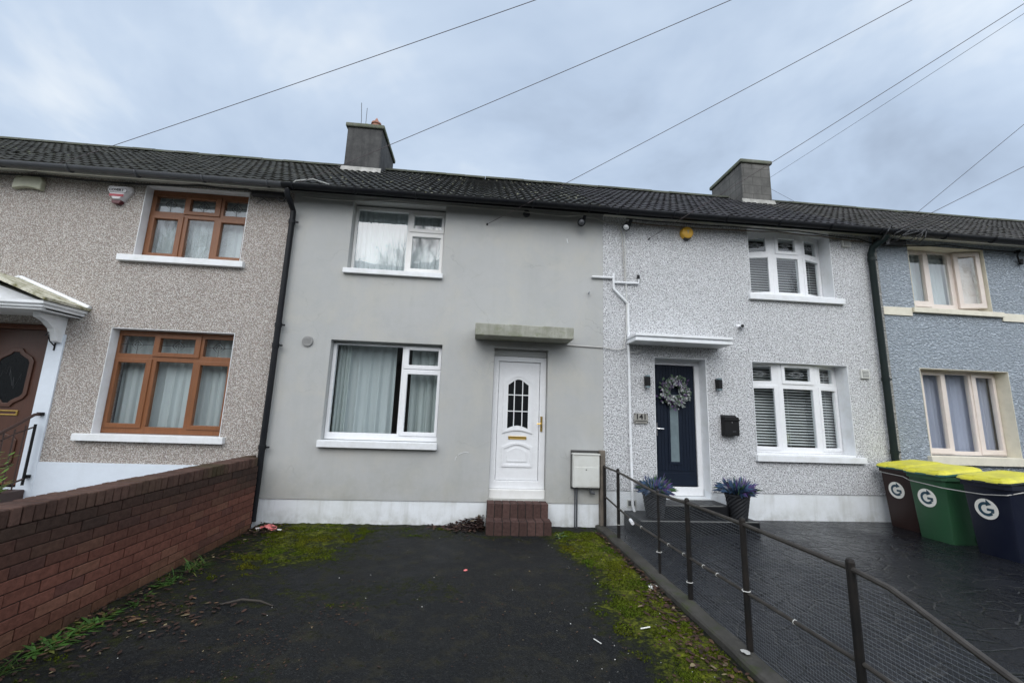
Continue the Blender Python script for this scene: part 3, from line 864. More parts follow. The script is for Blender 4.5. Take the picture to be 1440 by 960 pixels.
# ================================================================== HOUSE H (number 141)
H = empty('terraced_house', (4.36, 0, .1), 'white speckled pebbledash terraced house with navy front door and bowed white windows', 'house')
hu = (4.49, 6.0, 3.68, 4.856); hl = (4.42, 6.09, 1.095, 2.56); hd = (2.79, 3.655, .42, 2.555)
shell(H, XH0, XB0-.002, M['wall_h'], [hu, hl, hd], .524, M['plinth_white'], .523, .012, 0, [(hd[0], hd[1], .42, 9)])
roof(H, XH0, XB0, M['roof_h'], M['ridge'])
gutter(H, XH0, XB0+.03, M['black_pvc'], M['green_black'], 4.735, M['soffit'])
def bow_window(op, zc, panes):
    """three-facet bowed frame: zc = (low0, low1, up0, up1)"""
    x0, x1, z0, z1 = op
    l0, l1, u0, u1 = zc
    yc, ye = .09, .235
    c0, c1 = panes['c']                    # centre facet limits
    def facet(xa, ya, xb, yb, fn, mb):
        dx, dy = xb-xa, yb-ya; ln = math.hypot(dx, dy)
        ux, uy = dx/ln, dy/ln
        mb.xf = lambda p: Vector((xa+ux*p.x - uy*p.y, ya+uy*p.x+ux*p.y, p.z))
        fn(mb, ln); mb.xf = None
    fm, sm, pm, dms = MB(), [], MB(), []
    facets = [(x0+.006, ye, c0-.001, yc, 'l'), (c0, yc, c1, yc, 'c'), (c1+.001, yc, x1-.006, ye, 'r')]
    for xa, ya, xb, yb, kind in facets:
        ln = math.hypot(xb-xa, yb-ya)
        e = .075; s = .055
        up_hole = (e+.02, ln-e-.02, u0, u1); lo_hole = (e, ln-e, l0, l1)
        if kind == 'c': up_hole = (e+.04, ln-e-.04, u0+.01, u1-.01)
        facet(xa, ya, xb, yb, lambda mb, q: mb.plate(0, q, z0+.03, z1-.01, [(up_hole[0]-s+.012, up_hole[1]+s-.012, up_hole[2]-s+.012, up_hole[3]+s-.012) if kind == 'c' else up_hole,
              lo_hole if kind == 'c' else (lo_hole[0]-s+.012, lo_hole[1]+s-.012, lo_hole[2]-s+.012, lo_hole[3]+s-.012)], 0, .06), fm)
        sb = MB(); h_ = up_hole if kind == 'c' else lo_hole
        facet(xa, ya, xb, yb, lambda mb, q: mb.plate(h_[0]-s, h_[1]+s, h_[2]-s, h_[3]+s, [h_], -.014, .045), sb); sm.append(sb)
        facet(xa, ya, xb, yb, lambda mb, q: (sheet(mb, up_hole[0]-.004, up_hole[1]+.004, .022, up_hole[2]-.004, up_hole[3]+.004),
                                             sheet(mb, lo_hole[0]-.004, lo_hole[1]+.004, .022, lo_hole[2]-.004, lo_hole[3]+.004)), pm)
        def deco(mb, q):
            cx, cz = (up_hole[0]+up_hole[1])/2, (up_hole[2]+up_hole[3])/2; w_ = (up_hole[1]-up_hole[0])
            for r_ in (.3, .18):
                pts = [(cx+math.cos(a)*w_*r_*(.6+.4*abs(math.cos(2*a))), .016, cz+math.sin(a)*w_*r_*.42*(.6+.4*abs(math.cos(2*a)))) for a in [2*math.pi*k/24 for k in range(25)]]
                mb.tube(pts, .003, 4)
        dmb = MB(); facet(xa, ya, xb, yb, deco, dmb); dms.append(dmb)
    wo = fm.build('window', M['white_pvc'], H, bevel=.004)
    for sb in sm: sb.build('sash', M['white_pvc'], wo, bevel=.006)
    pm.build('pane', M['glass_soft'], wo)
    for dmb in dms: dmb.build('leadwork', M['lead_white'], wo)
    MB().add([(x0+.004, .0, z0+.002), (x1-.004, .0, z0+.002), (x1-.004, .29, z0+.002), (x0+.004, .29, z0+.002),
              (x0+.004, .0, z0+.028), (x1-.004, .0, z0+.028), (x1-.004, .29, z0+.028), (x0+.004, .29, z0+.028)],
             [(0,3,2,1),(4,5,6,7),(0,1,5,4),(1,2,6,5),(2,3,7,6),(3,0,4,7)]).build('inner_sill', M['white_pvc'], wo)
    lining(wo, x0, x1, z0+.03, z1, .298, M['white_paint'])
    sill(wo, x0-.03 if z0 < 2 else x0-.05, x1+.125, z0-.095, z0+.0, -.06, M['white_paint'])
    return wo
bow_window(hl, (1.215, 2.14, 2.262, 2.50), {'c': (4.93, 5.60)})
bow_window(hu, (3.775, 4.385, 4.50, 4.75), {'c': (4.99, 5.53)})
blind(4.45, 6.06, 1.20, 2.52, .33, 'white venetian blind in the lower bowed window beside the black letterbox')
blind(4.52, 5.97, 3.78, 4.80, .33, 'white venetian blind in the upper bowed window of the speckled white house')
# reveal, door H
MB().plate(hd[0]+.002, hd[1]-.002, .525, hd[3]-.002, [(hd[0]+.012, hd[1]-.012, .3, hd[3]-.012)], -.004, .24).build('door_reveal', M['white_paint'], H)
MB().plate(3.658, 3.672, .50, .524, [], -.004, .0).build('reveal_foot', M['white_paint'], H)
dH = MB().box(2.875, 3.562, .235, .28, .565, 2.455).build('door', M['navy_door'], H)
MB().plate(2.80, 3.645, .425, 2.545, [(2.869, 3.568, .558, 2.462)], .21, .29).build('door_frame', M['white_pvc'], dH, bevel=.006)
pl = MB()
for k in range(13):
    xa = 2.885+k*.0515
    for (za, zb) in ((.80, 2.44),):
        if 3.10 < xa+.024 < 3.31:
            pl.box(xa, xa+.046, .228, .2345, za, .885); pl.box(xa, xa+.046, .228, .2345, 2.03, zb)
        else: pl.box(xa, xa+.046, .228, .2345, za, zb)
pl.box(2.885, 3.548, .228, .2345, .575, .765)
pl.build('door_planks', M['navy_door'], dH, bevel=.003)
MB().plate(3.105, 3.315, .89, 2.025, [(3.14, 3.28, .935, 1.985)], .220, .2345).build('moulding', M['navy_door'], dH, bevel=.004)
MB().box(3.138, 3.282, .228, .233, .933, 1.987).build('door_glass', M['frost_glass'], dH)
h_ = MB().box(2.905, 2.928, .222, .2275, 1.33, 1.53); h_.tube([(2.917, .225, 1.44), (2.917, .18, 1.44), (2.94, .175, 1.44), (3.01, .178, 1.437)], .011, 8)
h_.build('handle', M['chrome'], dH)
cb = MB(); cb.box(2.35, 3.87, -.40, -.001, 2.728, 2.770); cb.box(2.37, 3.85, -.38, -.0015, 2.7705, 2.80); cb.box(2.35, 3.87, -.41, -.001, 2.8005, 2.842)
cb.build('door_canopy', M['white_paint'], H, bevel=.006)
s_ = MB()
def rounded_step(x0, x1, yf, yb, z0, z1, r):
    pts = [(x0, yb), (x0, yf)] + [(x1-r+r*math.sin(a), yf+r-r*math.cos(a)) for a in [math.pi/2*k/8 for k in range(9)]] + [(x1, yb)]
    n = len(pts)
    s_.add([(p[0], p[1], z0) for p in pts]+[(p[0], p[1], z1) for p in pts], [tuple(range(n-1, -1, -1)), tuple(range(n, 2*n))]+[(i, (i+1) % n, (i+1) % n+n, i+n) for i in range(n)])
rounded_step(2.62, 3.68, -.46, .0, -.02, .412, .12)
rounded_step(2.28, 3.97, -.64, -.001, -.02, .248, .05)
sH = s_.build('doorstep', M['black_step'], H, bevel=.012)
e_ = MB(); e_.box(2.63, 3.55, -.463, -.43, .4125, .4155); e_.box(2.29, 3.93, -.643, -.61, .2485, .2515)
for k in range(9): e_.box(2.66+k*.1, 2.668+k*.1, -.42, -.02, .4125, .4145)
e_.build('step_edge', M['flash_step'], sH)
# white conduit
cd = MB()
yp = -.03
cd.tube([(1.785, yp, 3.795), (2.142, yp, 3.80)], .020, 8); cd.tube([(2.142, yp, 3.88), (2.142, yp, 3.62), (2.375, yp, 3.385), (2.377, yp, 2.9), (2.385, yp, 1.4), (2.405, yp, .33), (2.43, yp-.08, .16), (2.43, yp-.16, .14)], .021, 8)
cd.tube([(2.16, yp, 3.725), (2.555, yp, 3.735), (2.558, yp, 3.80)], .018, 8)
for z_ in (2.9, 2.1, 1.2): cd.tube([(2.38, yp, z_-.015), (2.38, yp, z_+.015)], .027, 8)
cd.build('conduit', M['white_paint'], H, smooth=True)
MB().tube([(2.558, yp, 3.81), (2.556, yp, 3.87)], .024, 8).build('conduit_cap', M['black_pvc'], H)
MB().plate(2.335, 2.475, .29, .395, [(2.35, 2.40, .305, .38), (2.41, 2.46, .305, .38)], .0, .011).build('air_vent', M['meter'], H)
MB().box(2.345, 2.465, .0085, .0115, .30, .385).build('air_vent_gap', M['dark_gap'], H)
for (xa, za) in ((6.285, 4.70), (6.37, 2.43)):
    vb = MB().box(xa-.075, xa+.075, -.035, -.001, za-.075, za+.075)
    for k in range(5): vb.box(xa-.05, xa+.05, -.040, -.0355, za-.05+k*.022, za-.038+k*.022)
    vo_ = vb.build('vent_cover', M['meter'], H, bevel=.008)
    MB().box(xa-.052, xa+.052, -.0375, -.0352, za-.055, za+.055).build('vent_gap', M['grey_gutter'], vo_)
px, py = 6.665, -.085
downpipe(H, [(px+.10, -.30, 4.76), (px+.09, -.27, 4.70), (px+.0, -.13, 4.60), (px, py, 4.50), (px, py, 2.6), (px, py, .08)], .050, M['green_black'], (4.40, 2.35, 1.2), px, py)
chimney(H, 6.46, 7.23, 6.60, 8.06, M['chimney2'], [])

# ================================================================== HOUSE B (blue roughcast)
B = empty('terraced_house', (9.15, 0, .12), 'blue roughcast terraced house with cream windows and a cream band between storeys', 'house')
bu = (7.46, 8.955, 3.61, 4.765); bl = (7.39, 9.05, 1.15, 2.58); bd = (10.0, 10.9, .5, 2.6)
shell(B, XB0, XB1-.002, M['wall_b'], [bu, bl, bd], .0, M['plinth_blue'], .7, -.014, 0, [(bd[0], bd[1], .5, 9)])
roof(B, XB0, XB1, M['roof_b'], M['ridge'])
gutter(B, XB0+.03, XB1, M['black_pvc'], M['soffit'], 4.70)
wb = frame_window(B, bu[0]+.012, bu[1]-.012, bu[2]+.01, bu[3]-.012, .19, [(8.075, 8.46, 3.765, 4.725)],
                  [(7.53, 8.02, 3.70, 4.735, 7.60, 7.955, 3.805, 4.685)], M['cream_frame'])
# the right-hand casement stands open, hinged on its left stile
os_ = MB(); ang = R(16); hx, hy = 8.545, .175
os_.xf = lambda p: Vector((hx+p.x*math.cos(ang)+p.y*math.sin(ang), hy-p.x*math.sin(ang)+p.y*math.cos(ang), p.z))
os_.plate(0, .40, 3.70, 4.74, [(.07, .335, 3.785, 4.665)], -.03, .02)
osh = os_.build('sash', M['cream_frame'], wb, bevel=.006)
og = MB(); og.xf = os_.xf; sheet(og, .065, .34, -.004, 3.78, 4.67); og.build('pane', M['glass'], wb)
# opening behind the casement
lining(wb, *bu[:2], bu[2], bu[3], .20, M['cream'])
sill(wb, 7.385, 9.10, 3.525, 3.612, -.06, M['cream'])
wb = frame_window(B, bl[0]+.012, bl[1]-.012, bl[2]+.01, bl[3]-.012, .19, [(8.08, 8.525, 1.225, 2.515)],
                  [(7.56, 8.04, 1.18, 2.54, 7.64, 7.975, 1.265, 2.49), (8.565, 9.02, 1.18, 2.54, 8.65, 8.97, 1.26, 2.48)], M['cream_frame'])
lining(wb, *bl[:2], bl[2], bl[3], .20, M['cream'])
sill(wb, 7.33, 9.30, 1.02, 1.152, -.07, M['cream'])
MB().plate(XB0+.10, 7.38, 3.465, 3.605, [], -.022, -.001).build('wall_band', M['cream'], B)
MB().plate(9.105, XB1-.01, 3.465, 3.605, [], -.022, -.001).build('wall_band', M['cream'], B)
MB().plate(XB0+.05, XB0+.10, .71, 4.86, [], -.018, -.001).build('wall_edge', M['wall_other'], B)
bdo = MB().box(10.06, 10.84, .15, .2, .52, 2.55).build('door', M['white_pvc'], B)
MB().plate(10.002, 10.898, .502, 2.598, [(10.058, 10.842, .515, 2.552)], .12, .22).build('door_frame', M['white_pvc'], bdo)
curtain('net_curtain', 7.48, 8.55, 3.63, 4.75, .33, M['curtain_net'], 'pale net curtain behind the left lights of the blue house upper window', amp=.014, fold=.09)
curtain('net_curtain', 8.56, 8.80, 3.63, 4.75, .34, M['curtain_net'], 'drawn-back net curtain behind the open casement of the blue house', amp=.016, fold=.09)
curtain('net_curtain', 7.41, 9.03, 1.17, 2.57, .32, M['curtain_lilac'], 'lilac tinted net curtain in the lower window of the blue house', amp=.016, fold=.10)

# ================================================================== neighbours at either end
def plain_house(x0, x1, wm, rm, label, win_m):
    h = empty('terraced_house', ((x0+x1)/2, 0, 0), label, 'house')
    ops = [(x0+.6, x0+2.1, 3.68, 4.8), (x0+.5, x0+2.2, 1.15, 2.6), (x0+3.2, x0+4.1, .4, 2.6)]
    shell(h, x0+.002, x1-.002, wm, ops, .0, M['plinth_blue'], .5, -.014, 0, [(ops[2][0], ops[2][1], .4, 9)])
    roof(h, x0, x1, rm, M['ridge']); gutter(h, x0, x1, M['black_pvc'], M['soffit'], 4.70)
    for o_ in ops[:2]:
        m_ = (o_[0]+o_[1])/2
        wo = frame_window(h, o_[0]+.005, o_[1]-.005, o_[2]+.005, o_[3]-.005, .14, [(o_[0]+.08, m_-.04, o_[2]+.08, o_[3]-.08), (m_+.04, o_[1]-.08, o_[2]+.08, o_[3]-.08)], [], win_m)
        sill(wo, o_[0]-.08, o_[1]+.08, o_[2]-.08, o_[2]+.004, -.06, M['white_paint'])
    d_ = ops[2]
    do = MB().box(d_[0]+.07, d_[1]-.07, .15, .2, d_[2]+.02, d_[3]-.07).build('door', M['navy_door'], h)
    MB().plate(d_[0]+.003, d_[1]-.003, d_[2]+.003, d_[3]-.003, [(d_[0]+.068, d_[1]-.068, d_[2]+.018, d_[3]-.068)], .12, .22).build('door_frame', win_m, do)
    return h
plain_house(-13.6, XL0, M['wall_other'], M['roof_l'], 'house at the far left of the row, only its roof in view', M['white_pvc'])
plain_house(XB1, 17.6, M['wall_other'], M['roof_b'], 'house at the far right of the row, only its roof in view', M['white_pvc'])

# ================================================================== fixtures on the walls
def textmesh(body, size, m, parent, xf, name='lettering', ext=.002):
    cu = bpy.data.curves.new(name, 'FONT'); cu.body = body; cu.size = size; cu.extrude = ext; cu.align_x = 'CENTER'; cu.align_y = 'CENTER'; cu.offset = size*.02
    tmp = bpy.data.objects.new(name, cu); col.objects.link(tmp)
    dg = bpy.context.evaluated_depsgraph_get()
    me = bpy.data.meshes.new_from_object(tmp.evaluated_get(dg))
    bpy.data.objects.remove(tmp, do_unlink=True)
    off = world_loc(parent)
    for v_ in me.vertices: v_.co = xf(v_.co) - off
    me.materials.clear(); me.materials.append(m)
    o = bpy.data.objects.new(name, me); col.objects.link(o); o.parent = parent
    return o

# red and white alarm box
al = empty('alarm_box', (-5.40, 0, 4.47), 'red and white tapered alarm box on the tan pebbledash wall left of the upper window', 'alarm box')
outer = [(-5.56, 4.725), (-5.575, 4.66), (-5.44, 4.475), (-5.36, 4.465), (-5.235, 4.66), (-5.25, 4.725)][::-1]
outer = [(-5.55, 4.735), (-5.565, 4.66), (-5.455, 4.49), (-5.35, 4.49), (-5.235, 4.66), (-5.25, 4.735)]
cx_, cz_ = -5.40, 4.62
inner = [(cx_+(p[0]-cx_)*.80, cz_+(p[1]-cz_)*.80) for p in outer]
a = MB(); n = len(outer)
a.add([(p[0], -.001, p[1]) for p in outer]+[(p[0], -.035, p[1]) for p in outer]+[(p[0], -.085, p[1]) for p in inner],
      [tuple(range(2*n, 3*n))]+[(i+o_*n, (i+1) % n+o_*n, (i+1) % n+(o_+1)*n, i+(o_+1)*n) for i in range(n) for o_ in (0, 1)])
a.build('housing', M['alarm_white'], al)
MB().box(-5.50, -5.305, -.088, -.0855, 4.553, 4.590).build('stripe', M['alarm_red'], al)
MB().prism([(-5.455, 4.455), (-5.36, 4.455), (-5.335, 4.50), (-5.47, 4.50)], -.07, -.006).build('strobe', M['dark_red'], al)
textmesh('COVERT', .052, M['sign_black'], al, lambda p: Vector((-5.415+p.x, -.087-p.z, 4.652+p.y)))
arc_ = MB().tube([(-5.30+.03*math.cos(a_), -.0865, 4.648+.033*math.sin(a_)) for a_ in [R(100-22*k) for k in range(10)]], .004, 4)
arc_.tube([(-5.50, -.0865, 4.618), (-5.31, -.0865, 4.616)], .003, 4); arc_.build('ring_mark', M['sign_black'], al)
# beige old alarm box
pts = [(-6.835, 4.575)] + [(-6.835+.37*k/8, 4.575+.035*math.sin(math.pi*k/8)) for k in range(1, 8)] + [(-6.455, 4.575), (-6.45, 4.72), (-6.49, 4.775), (-6.79, 4.775), (-6.83, 4.72)]
tag(MB().prism(pts, -.075, -.001).build('alarm_box', M['beige_box'], bevel=.012), 'weathered beige alarm box at the top left of the tan pebbledash wall', 'alarm box')
# yellow round alarm
ya = empty('alarm_box', (3.40, 0, 4.55), 'round yellow alarm box under the gutter of the speckled white house', 'alarm box')
MB().lathe([(.075, -.085), (.095, -.075), (.105, -.04), (.105, -.001)], (3.40, 0, 4.655), 28, 'y').build('housing', M['yellow_box'], ya, smooth=True)
MB().lathe([(.055, -.06), (.065, -.05), (.065, -.001)], (3.405, 0, 4.595), 20, 'y').build('strobe', M['dark_gap'], ya)
MB().tube([(3.385, -.087, 4.69), (3.40, -.087, 4.665), (3.40, -.087, 4.63)], .006, 4).tube([(3.42, -.087, 4.69), (3.40, -.087, 4.665)], .006, 4).build('mark', M['beige_box'], ya)
# eaves floodlights
def flood(x_, label, face, lens):
    f_ = empty('floodlight', (x_, -.1, 4.65), label, 'light')
    MB().tube([(x_+.02, -.21, 4.73), (x_+.02, -.16, 4.70), (x_, -.12, 4.66)], .028, 10).build('bracket', M['black_pvc'], f_)
    c_ = Vector((x_-.02, -.14, 4.66)); d_ = Vector(face).normalized()
    q = d_.to_track_quat('Z', 'Y')
    hb_ = MB(); hb_.xf = lambda p: c_ + q @ p
    hb_.lathe([(.035, -.06), (.05, -.03), (.06, .05), (.064, .06), (.050, .06)], (0, 0, 0), 18); hb_.build('lamp_head', M['black_pvc'], f_, smooth=True)
    lz = MB(); lz.xf = hb_.xf; lz.lathe([(.001, .085), (.03, .078), (.046, .062)], (0, 0, 0), 18); lz.build('lens', lens, f_, smooth=True)
flood(1.60, 'black eaves light with ring face above the grey house wall', (-.15, -.8, -.45), M['grey_gutter'])
flood(2.36, 'black eaves light with white lens beside the cable drop on the speckled wall', (-.5, -.5, -.8), M['white_paint'])
# security camera
sc_ = empty('security_camera', (4.26, -.03, 3.10), 'small white security camera on the speckled wall right of the white canopy', 'camera')
MB().lathe([(.03, -.02), (.035, -.001)], (4.235, 0, 3.12), 14, 'y').tube([(4.235, -.02, 3.12), (4.25, -.05, 3.115)], .012, 8).build('mount', M['white_pvc'], sc_)
MB().tube([(4.30, -.02, 3.125), (4.22, -.13, 3.10)], .032, 12).build('camera_body', M['white_pvc'], sc_)
MB().tube([(4.22, -.131, 3.10), (4.217, -.136, 3.099)], .024, 12).build('lens', M['sign_black'], sc_)
# wall lights
def walllight(x_, label):
    w_ = empty('wall_light', (x_, 0, 2.05), label, 'light', 'black wall lights beside the navy door')
    b_ = MB().box(x_-.025, x_+.025, -.05, -.001, 2.06, 2.24); b_.box(x_-.032, x_+.032, -.11, -.03, 2.085, 2.225); b_.build('housing', M['black_iron'], w_, bevel=.006)
    MB().box(x_-.028, x_+.028, -.106, -.034, 2.055, 2.0845).box(x_-.028, x_+.028, -.106, -.034, 2.2255, 2.25).build('glass_end', M['frost_glass'], w_)
walllight(2.655, 'black up-down wall light on the left of the navy door')
walllight(3.815, 'black up-down wall light on the right of the navy door')
# house number sign
hs = empty('house_number_sign', (2.562, 0, 1.51), 'small clear house number sign reading 141 left of the navy door', 'sign')
MB().box(2.452, 2.672, -.022, -.017, 1.51, 1.665).build('plate', M['sign_plate'], hs)
textmesh('141', .115, M['sign_black'], hs, lambda p: Vector((2.562+p.x*1.05, -.0245-p.z, 1.610+p.y)), 'lettering', .002)
MB().box(2.475, 2.65, -.026, -.0225, 1.545, 1.556).box(2.50, 2.63, -.026, -.0225, 1.522, 1.526).build('underline', M['sign_black'], hs)
bo = MB()
for xa in (2.464, 2.66):
    for za in (1.535, 1.653): bo.lathe([(.009, -.028), (.010, -.001)], (xa, 0, za), 10, 'y')
bo.build('bolt', M['sign_black'], hs)
# letterbox on the wall
mbx = empty('letterbox', (3.965, 0, 1.37), 'black wall mounted letterbox between the navy door and the lower bowed window', 'letterbox')
MB().box(3.85, 4.085, -.11, -.001, 1.37, 1.655).build('box', M['black_iron'], mbx, bevel=.008)
MB().add([(3.845, -.122, 1.60), (4.09, -.122, 1.60), (4.09, -.001, 1.685), (3.845, -.001, 1.685), (3.845, -.122, 1.618), (4.09, -.122, 1.618)],
         [(0, 1, 5, 4), (4, 5, 2, 3), (0, 4, 3), (1, 2, 5), (0, 3, 2, 1)]).build('lid', M['black_iron'], mbx)
MB().lathe([(.009, -.116), (.010, -.1105)], (3.968, 0, 1.575), 10, 'y').build('lock', M['chrome'], mbx)
textmesh('post', .03, M['grey_gutter'], mbx, lambda p: Vector((4.00+p.x, -.111-p.z, 1.44+p.y)), 'lettering', .0008)
# meter box
mt = empty('meter_box', (1.725, 0, .55), 'white meter box low on the grey wall beside the wooden post', 'meter box')
MB().box(1.475, 1.895, -.018, -.001, .545, 1.09).build('recess_shade', M['dark_gap'], mt)  # dark plate drawn for the shade in the recess around the box
MB().box(1.488, 1.882, -.12, -.019, .57, 1.03).build('box', M['meter'], mt, bevel=.01)
MB().plate(1.503, 1.868, .59, .86, [], -.126, -.1205).build('door', M['meter'], mt, bevel=.003)
MB().prism([(1.480, 1.031), (1.890, 1.031), (1.890, 1.052), (1.480, 1.052)], -.13, -.0185).build('cover', M['meter'], mt, bevel=.004)
MB().lathe([(.008, -.132), (.009, -.1262)], (1.68, 0, .825), 10, 'y').build('lock', M['sign_black'], mt)
pp = MB().tube([(1.56, -.05, .569), (1.56, -.05, .0)], .014, 8); pp.tube([(1.535, -.03, .569), (1.535, -.03, .0)], .008, 6); pp.tube([(1.76, -.07, .569), (1.76, -.07, .50), (1.82, -.07, .49)], .02, 8)
pp.build('pipe', M['grey_gutter'], mt)
tag(MB().box(1.899, 1.972, -.105, -.005, .0, 1.10).build('wooden_post', M['wood_grey'], bevel=.006), 'weathered grey wooden post against the wall between meter box and fence', 'post')
# black lantern bracket by the brown door
lbk = MB()
sp = [(-5.835-.0-.07*math.cos(a_)*(1-a_/9), -.06, 2.40+.07*math.sin(a_)*(1-a_/9)) for a_ in [k*.35 for k in range(22)]]
lbk.tube(sp, .008, 6); lbk.tube([(-5.83, -.024, 2.45), (-5.83, -.03, 2.24)], .010, 6); lbk.tube([(-5.83, -.03, 2.45), (-5.83, -.16, 2.47), (-5.83, -.18, 2.42)], .009, 6)
lbk.tube([(-5.83, -.03, 2.30), (-5.84, -.10, 2.36), (-5.83, -.14, 2.45)], .008, 6)
tag(lbk.build('hook_bracket', M['black_iron']), 'black scrolled iron hanging bracket beside the brown door', 'bracket')
# wire bracket on the blue wall
wb_ = MB().tube([(9.60, -.001, 4.77), (9.60, -.08, 4.77)], .025, 8); wb_.tube([(9.60, -.05, 4.74), (9.52, -.08, 4.66), (9.55, -.08, 4.55), (9.62, -.06, 4.55)], .013, 6)
wb_.tube([(9.63, -.04, 4.53), (9.63, -.04, 4.62)], .03, 8)
tag(wb_.build('wire_bracket', M['black_iron']), 'black wire bracket with insulators on the blue wall right of the open casement', 'bracket')

# railing beside the brown door
rl = empty('railing', (-5.80, -.4, .40), 'brown wrought iron railing on the step in front of the brown door', 'railing')
rr_ = MB()
top = [(-5.80, -.0, 1.372), (-5.80, -.12, 1.365), (-5.80, -.30, 1.25), (-5.80, -.55, 1.10), (-5.80, -.80, 1.03), (-5.80, -1.05, 1.04)]
rr_.tube(top, .020, 8); rr_.build('handrail', M['brown_iron'], rl)
rr2 = MB().tube([(-5.80, -.1, 1.20), (-5.80, -.3, 1.13), (-5.80, -.6, .98), (-5.80, -1.05, .90)], .010, 6)
rr2.tube([(-5.80, -.0, .565), (-5.80, -.50, .42), (-5.80, -1.05, .27)], .012, 6); rr2.build('rail', M['brown_iron'], rl)
for k, yb in enumerate((-.08, -.2, -.32, -.44, -.56, -.68, -.8, -.92, -1.05)):
    zt = 1.30-.38*min(1, (-yb)/1.05) if k else 1.24
    MB().tube([(-5.80, yb, .46-.2*(-yb) if k else .46), (-5.80, yb, zt)], .016 if k == 0 else .008, 6).build('baluster', M['brown_iron'] if k else M['black_iron'], rl)
MB().box(-5.83, -5.77, -.07, -.023, 1.355, 1.395).box(-5.83, -5.77, -.07, -.023, .545, .585).build('wall_fixing', M['black_iron'], rl)

# ================================================================== brick boundary wall
bw = empty('brick_wall', (-2.91, -3.8, 0), 'low red brown brick boundary wall with soldier coping left of the driveway', 'wall')
bm = MB()
def walltone(k, a):
    g = rnd.uniform(.88, 1.12); r_ = rnd.random()
    c = (.146*g, .060*g, .044*g) if r_ < .7 else ((.120*g, .053*g, .043*g) if r_ < .88 else (.168*g, .078*g, .054*g))
    grime = max(0, min(1, (k-4.2 + 1.6*noise.noise(Vector((a*1.3, k*.5, 2)))) / 4.5))
    d_ = (.030, .026, .022)
    low = max(0, .5-k*.35)
    c = tuple(c[i]*(1-.8*grime)+d_[i]*.8*grime for i in range(3))
    return tuple(c[i]*(1-low*.6)+(.03, .04, .012)[i]*low*.6 for i in range(3))
brick_courses(bm, -2.905, -2.80, -8.2, -.29, .0, 10, .080, tone=walltone)
brick_courses(bm, -3.02, -2.915, -8.2, -.012, .0, 10, .080, tone=walltone)
bm.build('brickwork', M['brick'], bw, bevel=.003, segs=1)
mo = MB().color((.040, .026, .021)); mo.box(-3.012, -2.809, -8.19, -.30, -.2, .797); mo.box(-3.012, -2.922, -.301, -.015, -.2, .797)
mo.build('mortar', M['brick'], bw)
cp = MB(); a_ = -8.2
while a_ < -.1:
    g = rnd.uniform(.7, 1.15); moss_ = max(0, noise.noise(Vector((a_*2, 0, 5))))
    cp.color((.095*g*(1-moss_)+.05*moss_, .056*g*(1-moss_)+.055*moss_, .045*g*(1-moss_)+.02*moss_))
    j = rnd.uniform(-.004, .004); jz = rnd.uniform(-.004, .003)
    xr_ = -2.795 if a_ < -.36 else -2.93
    cp.box(-3.025+j, xr_+j, a_, a_+.066, .800, .912+jz); a_ += .075
cp.build('coping', M['brick'], bw, bevel=.006, segs=1)

# ================================================================== ground
def ground_asphalt():
    t = NT('driveway_asphalt'); v = t.coord()
    moss = t.attr('moss')[2]
    n1 = t.noise(v, 1.1, 5, .6); n2 = t.noise(v, 120, 3, .7); n3 = t.noise(v, 28, 5, .7); n4 = t.noise(v, 5, 5, .7)
    base = t.mix(t.ramp(n1, [(.35, 0), (.68, 1)]), (.0042, .0052, .0068), (.0150, .0155, .0150))
    grit = t.vor(v, 105).outputs
    gv = t.xyz(grit['Color'])
    base = t.mix(t.ramp(gv[0], [(.66, 0), (.97, .42)]), base, (.036, .036, .035))
    base = t.mix(t.ramp(gv[1], [(.60, 0), (.95, .6)]), base, (.0035, .0036, .0038))
    n5 = t.noise(v, 11, 6, .75, .6)
    base = t.mix(t.ramp(n4, [(.50, 0), (.70, .75)]), base, (.027, .0245, .0145))
    base = t.mix(t.ramp(n5, [(.56, 0), (.66, .8)]), base, (.0055, .0050, .0042))
    sig = t.math('ADD', t.math('ADD', moss, t.math('MULTIPLY', t.math('SUBTRACT', n4, .5), 1.3)), t.math('MULTIPLY', t.math('SUBTRACT', n5, .5), 1.5))
    sig = t.math('ADD', sig, t.math('MULTIPLY', t.math('SUBTRACT', n3, .5), .8))
    mm = t.math('MULTIPLY', t.math('SUBTRACT', sig, .25), 2.2, True)
    thick = t.math('MULTIPLY', t.math('SUBTRACT', sig, .62), 1.7, True)
    mc = t.mix(t.ramp(n3, [(.36, 0), (.66, 1)]), (.0085, .011, .0035), (.034, .042, .006))
    mc = t.mix(t.math('MULTIPLY', thick, t.ramp(n3, [(.38, .25), (.62, 1)])), mc, (.135, .150, .011))
    c = t.mix(t.math('MULTIPLY', mm, .93), base, mc)
    rg = t.mix(mm, t.ramp(n1, [(.35, .5), (.7, .8)]), (.95, .95, .95))
    h = t.math('ADD', t.math('ADD', t.math('MULTIPLY', n2, .5), t.math('MULTIPLY', grit['Distance'], .5)), t.math('MULTIPLY', t.math('MULTIPLY', t.math('ADD', n3, n5), 2.6), mm))
    return t.out(c, rg, t.bump(h, .7, .006), spec=.14)
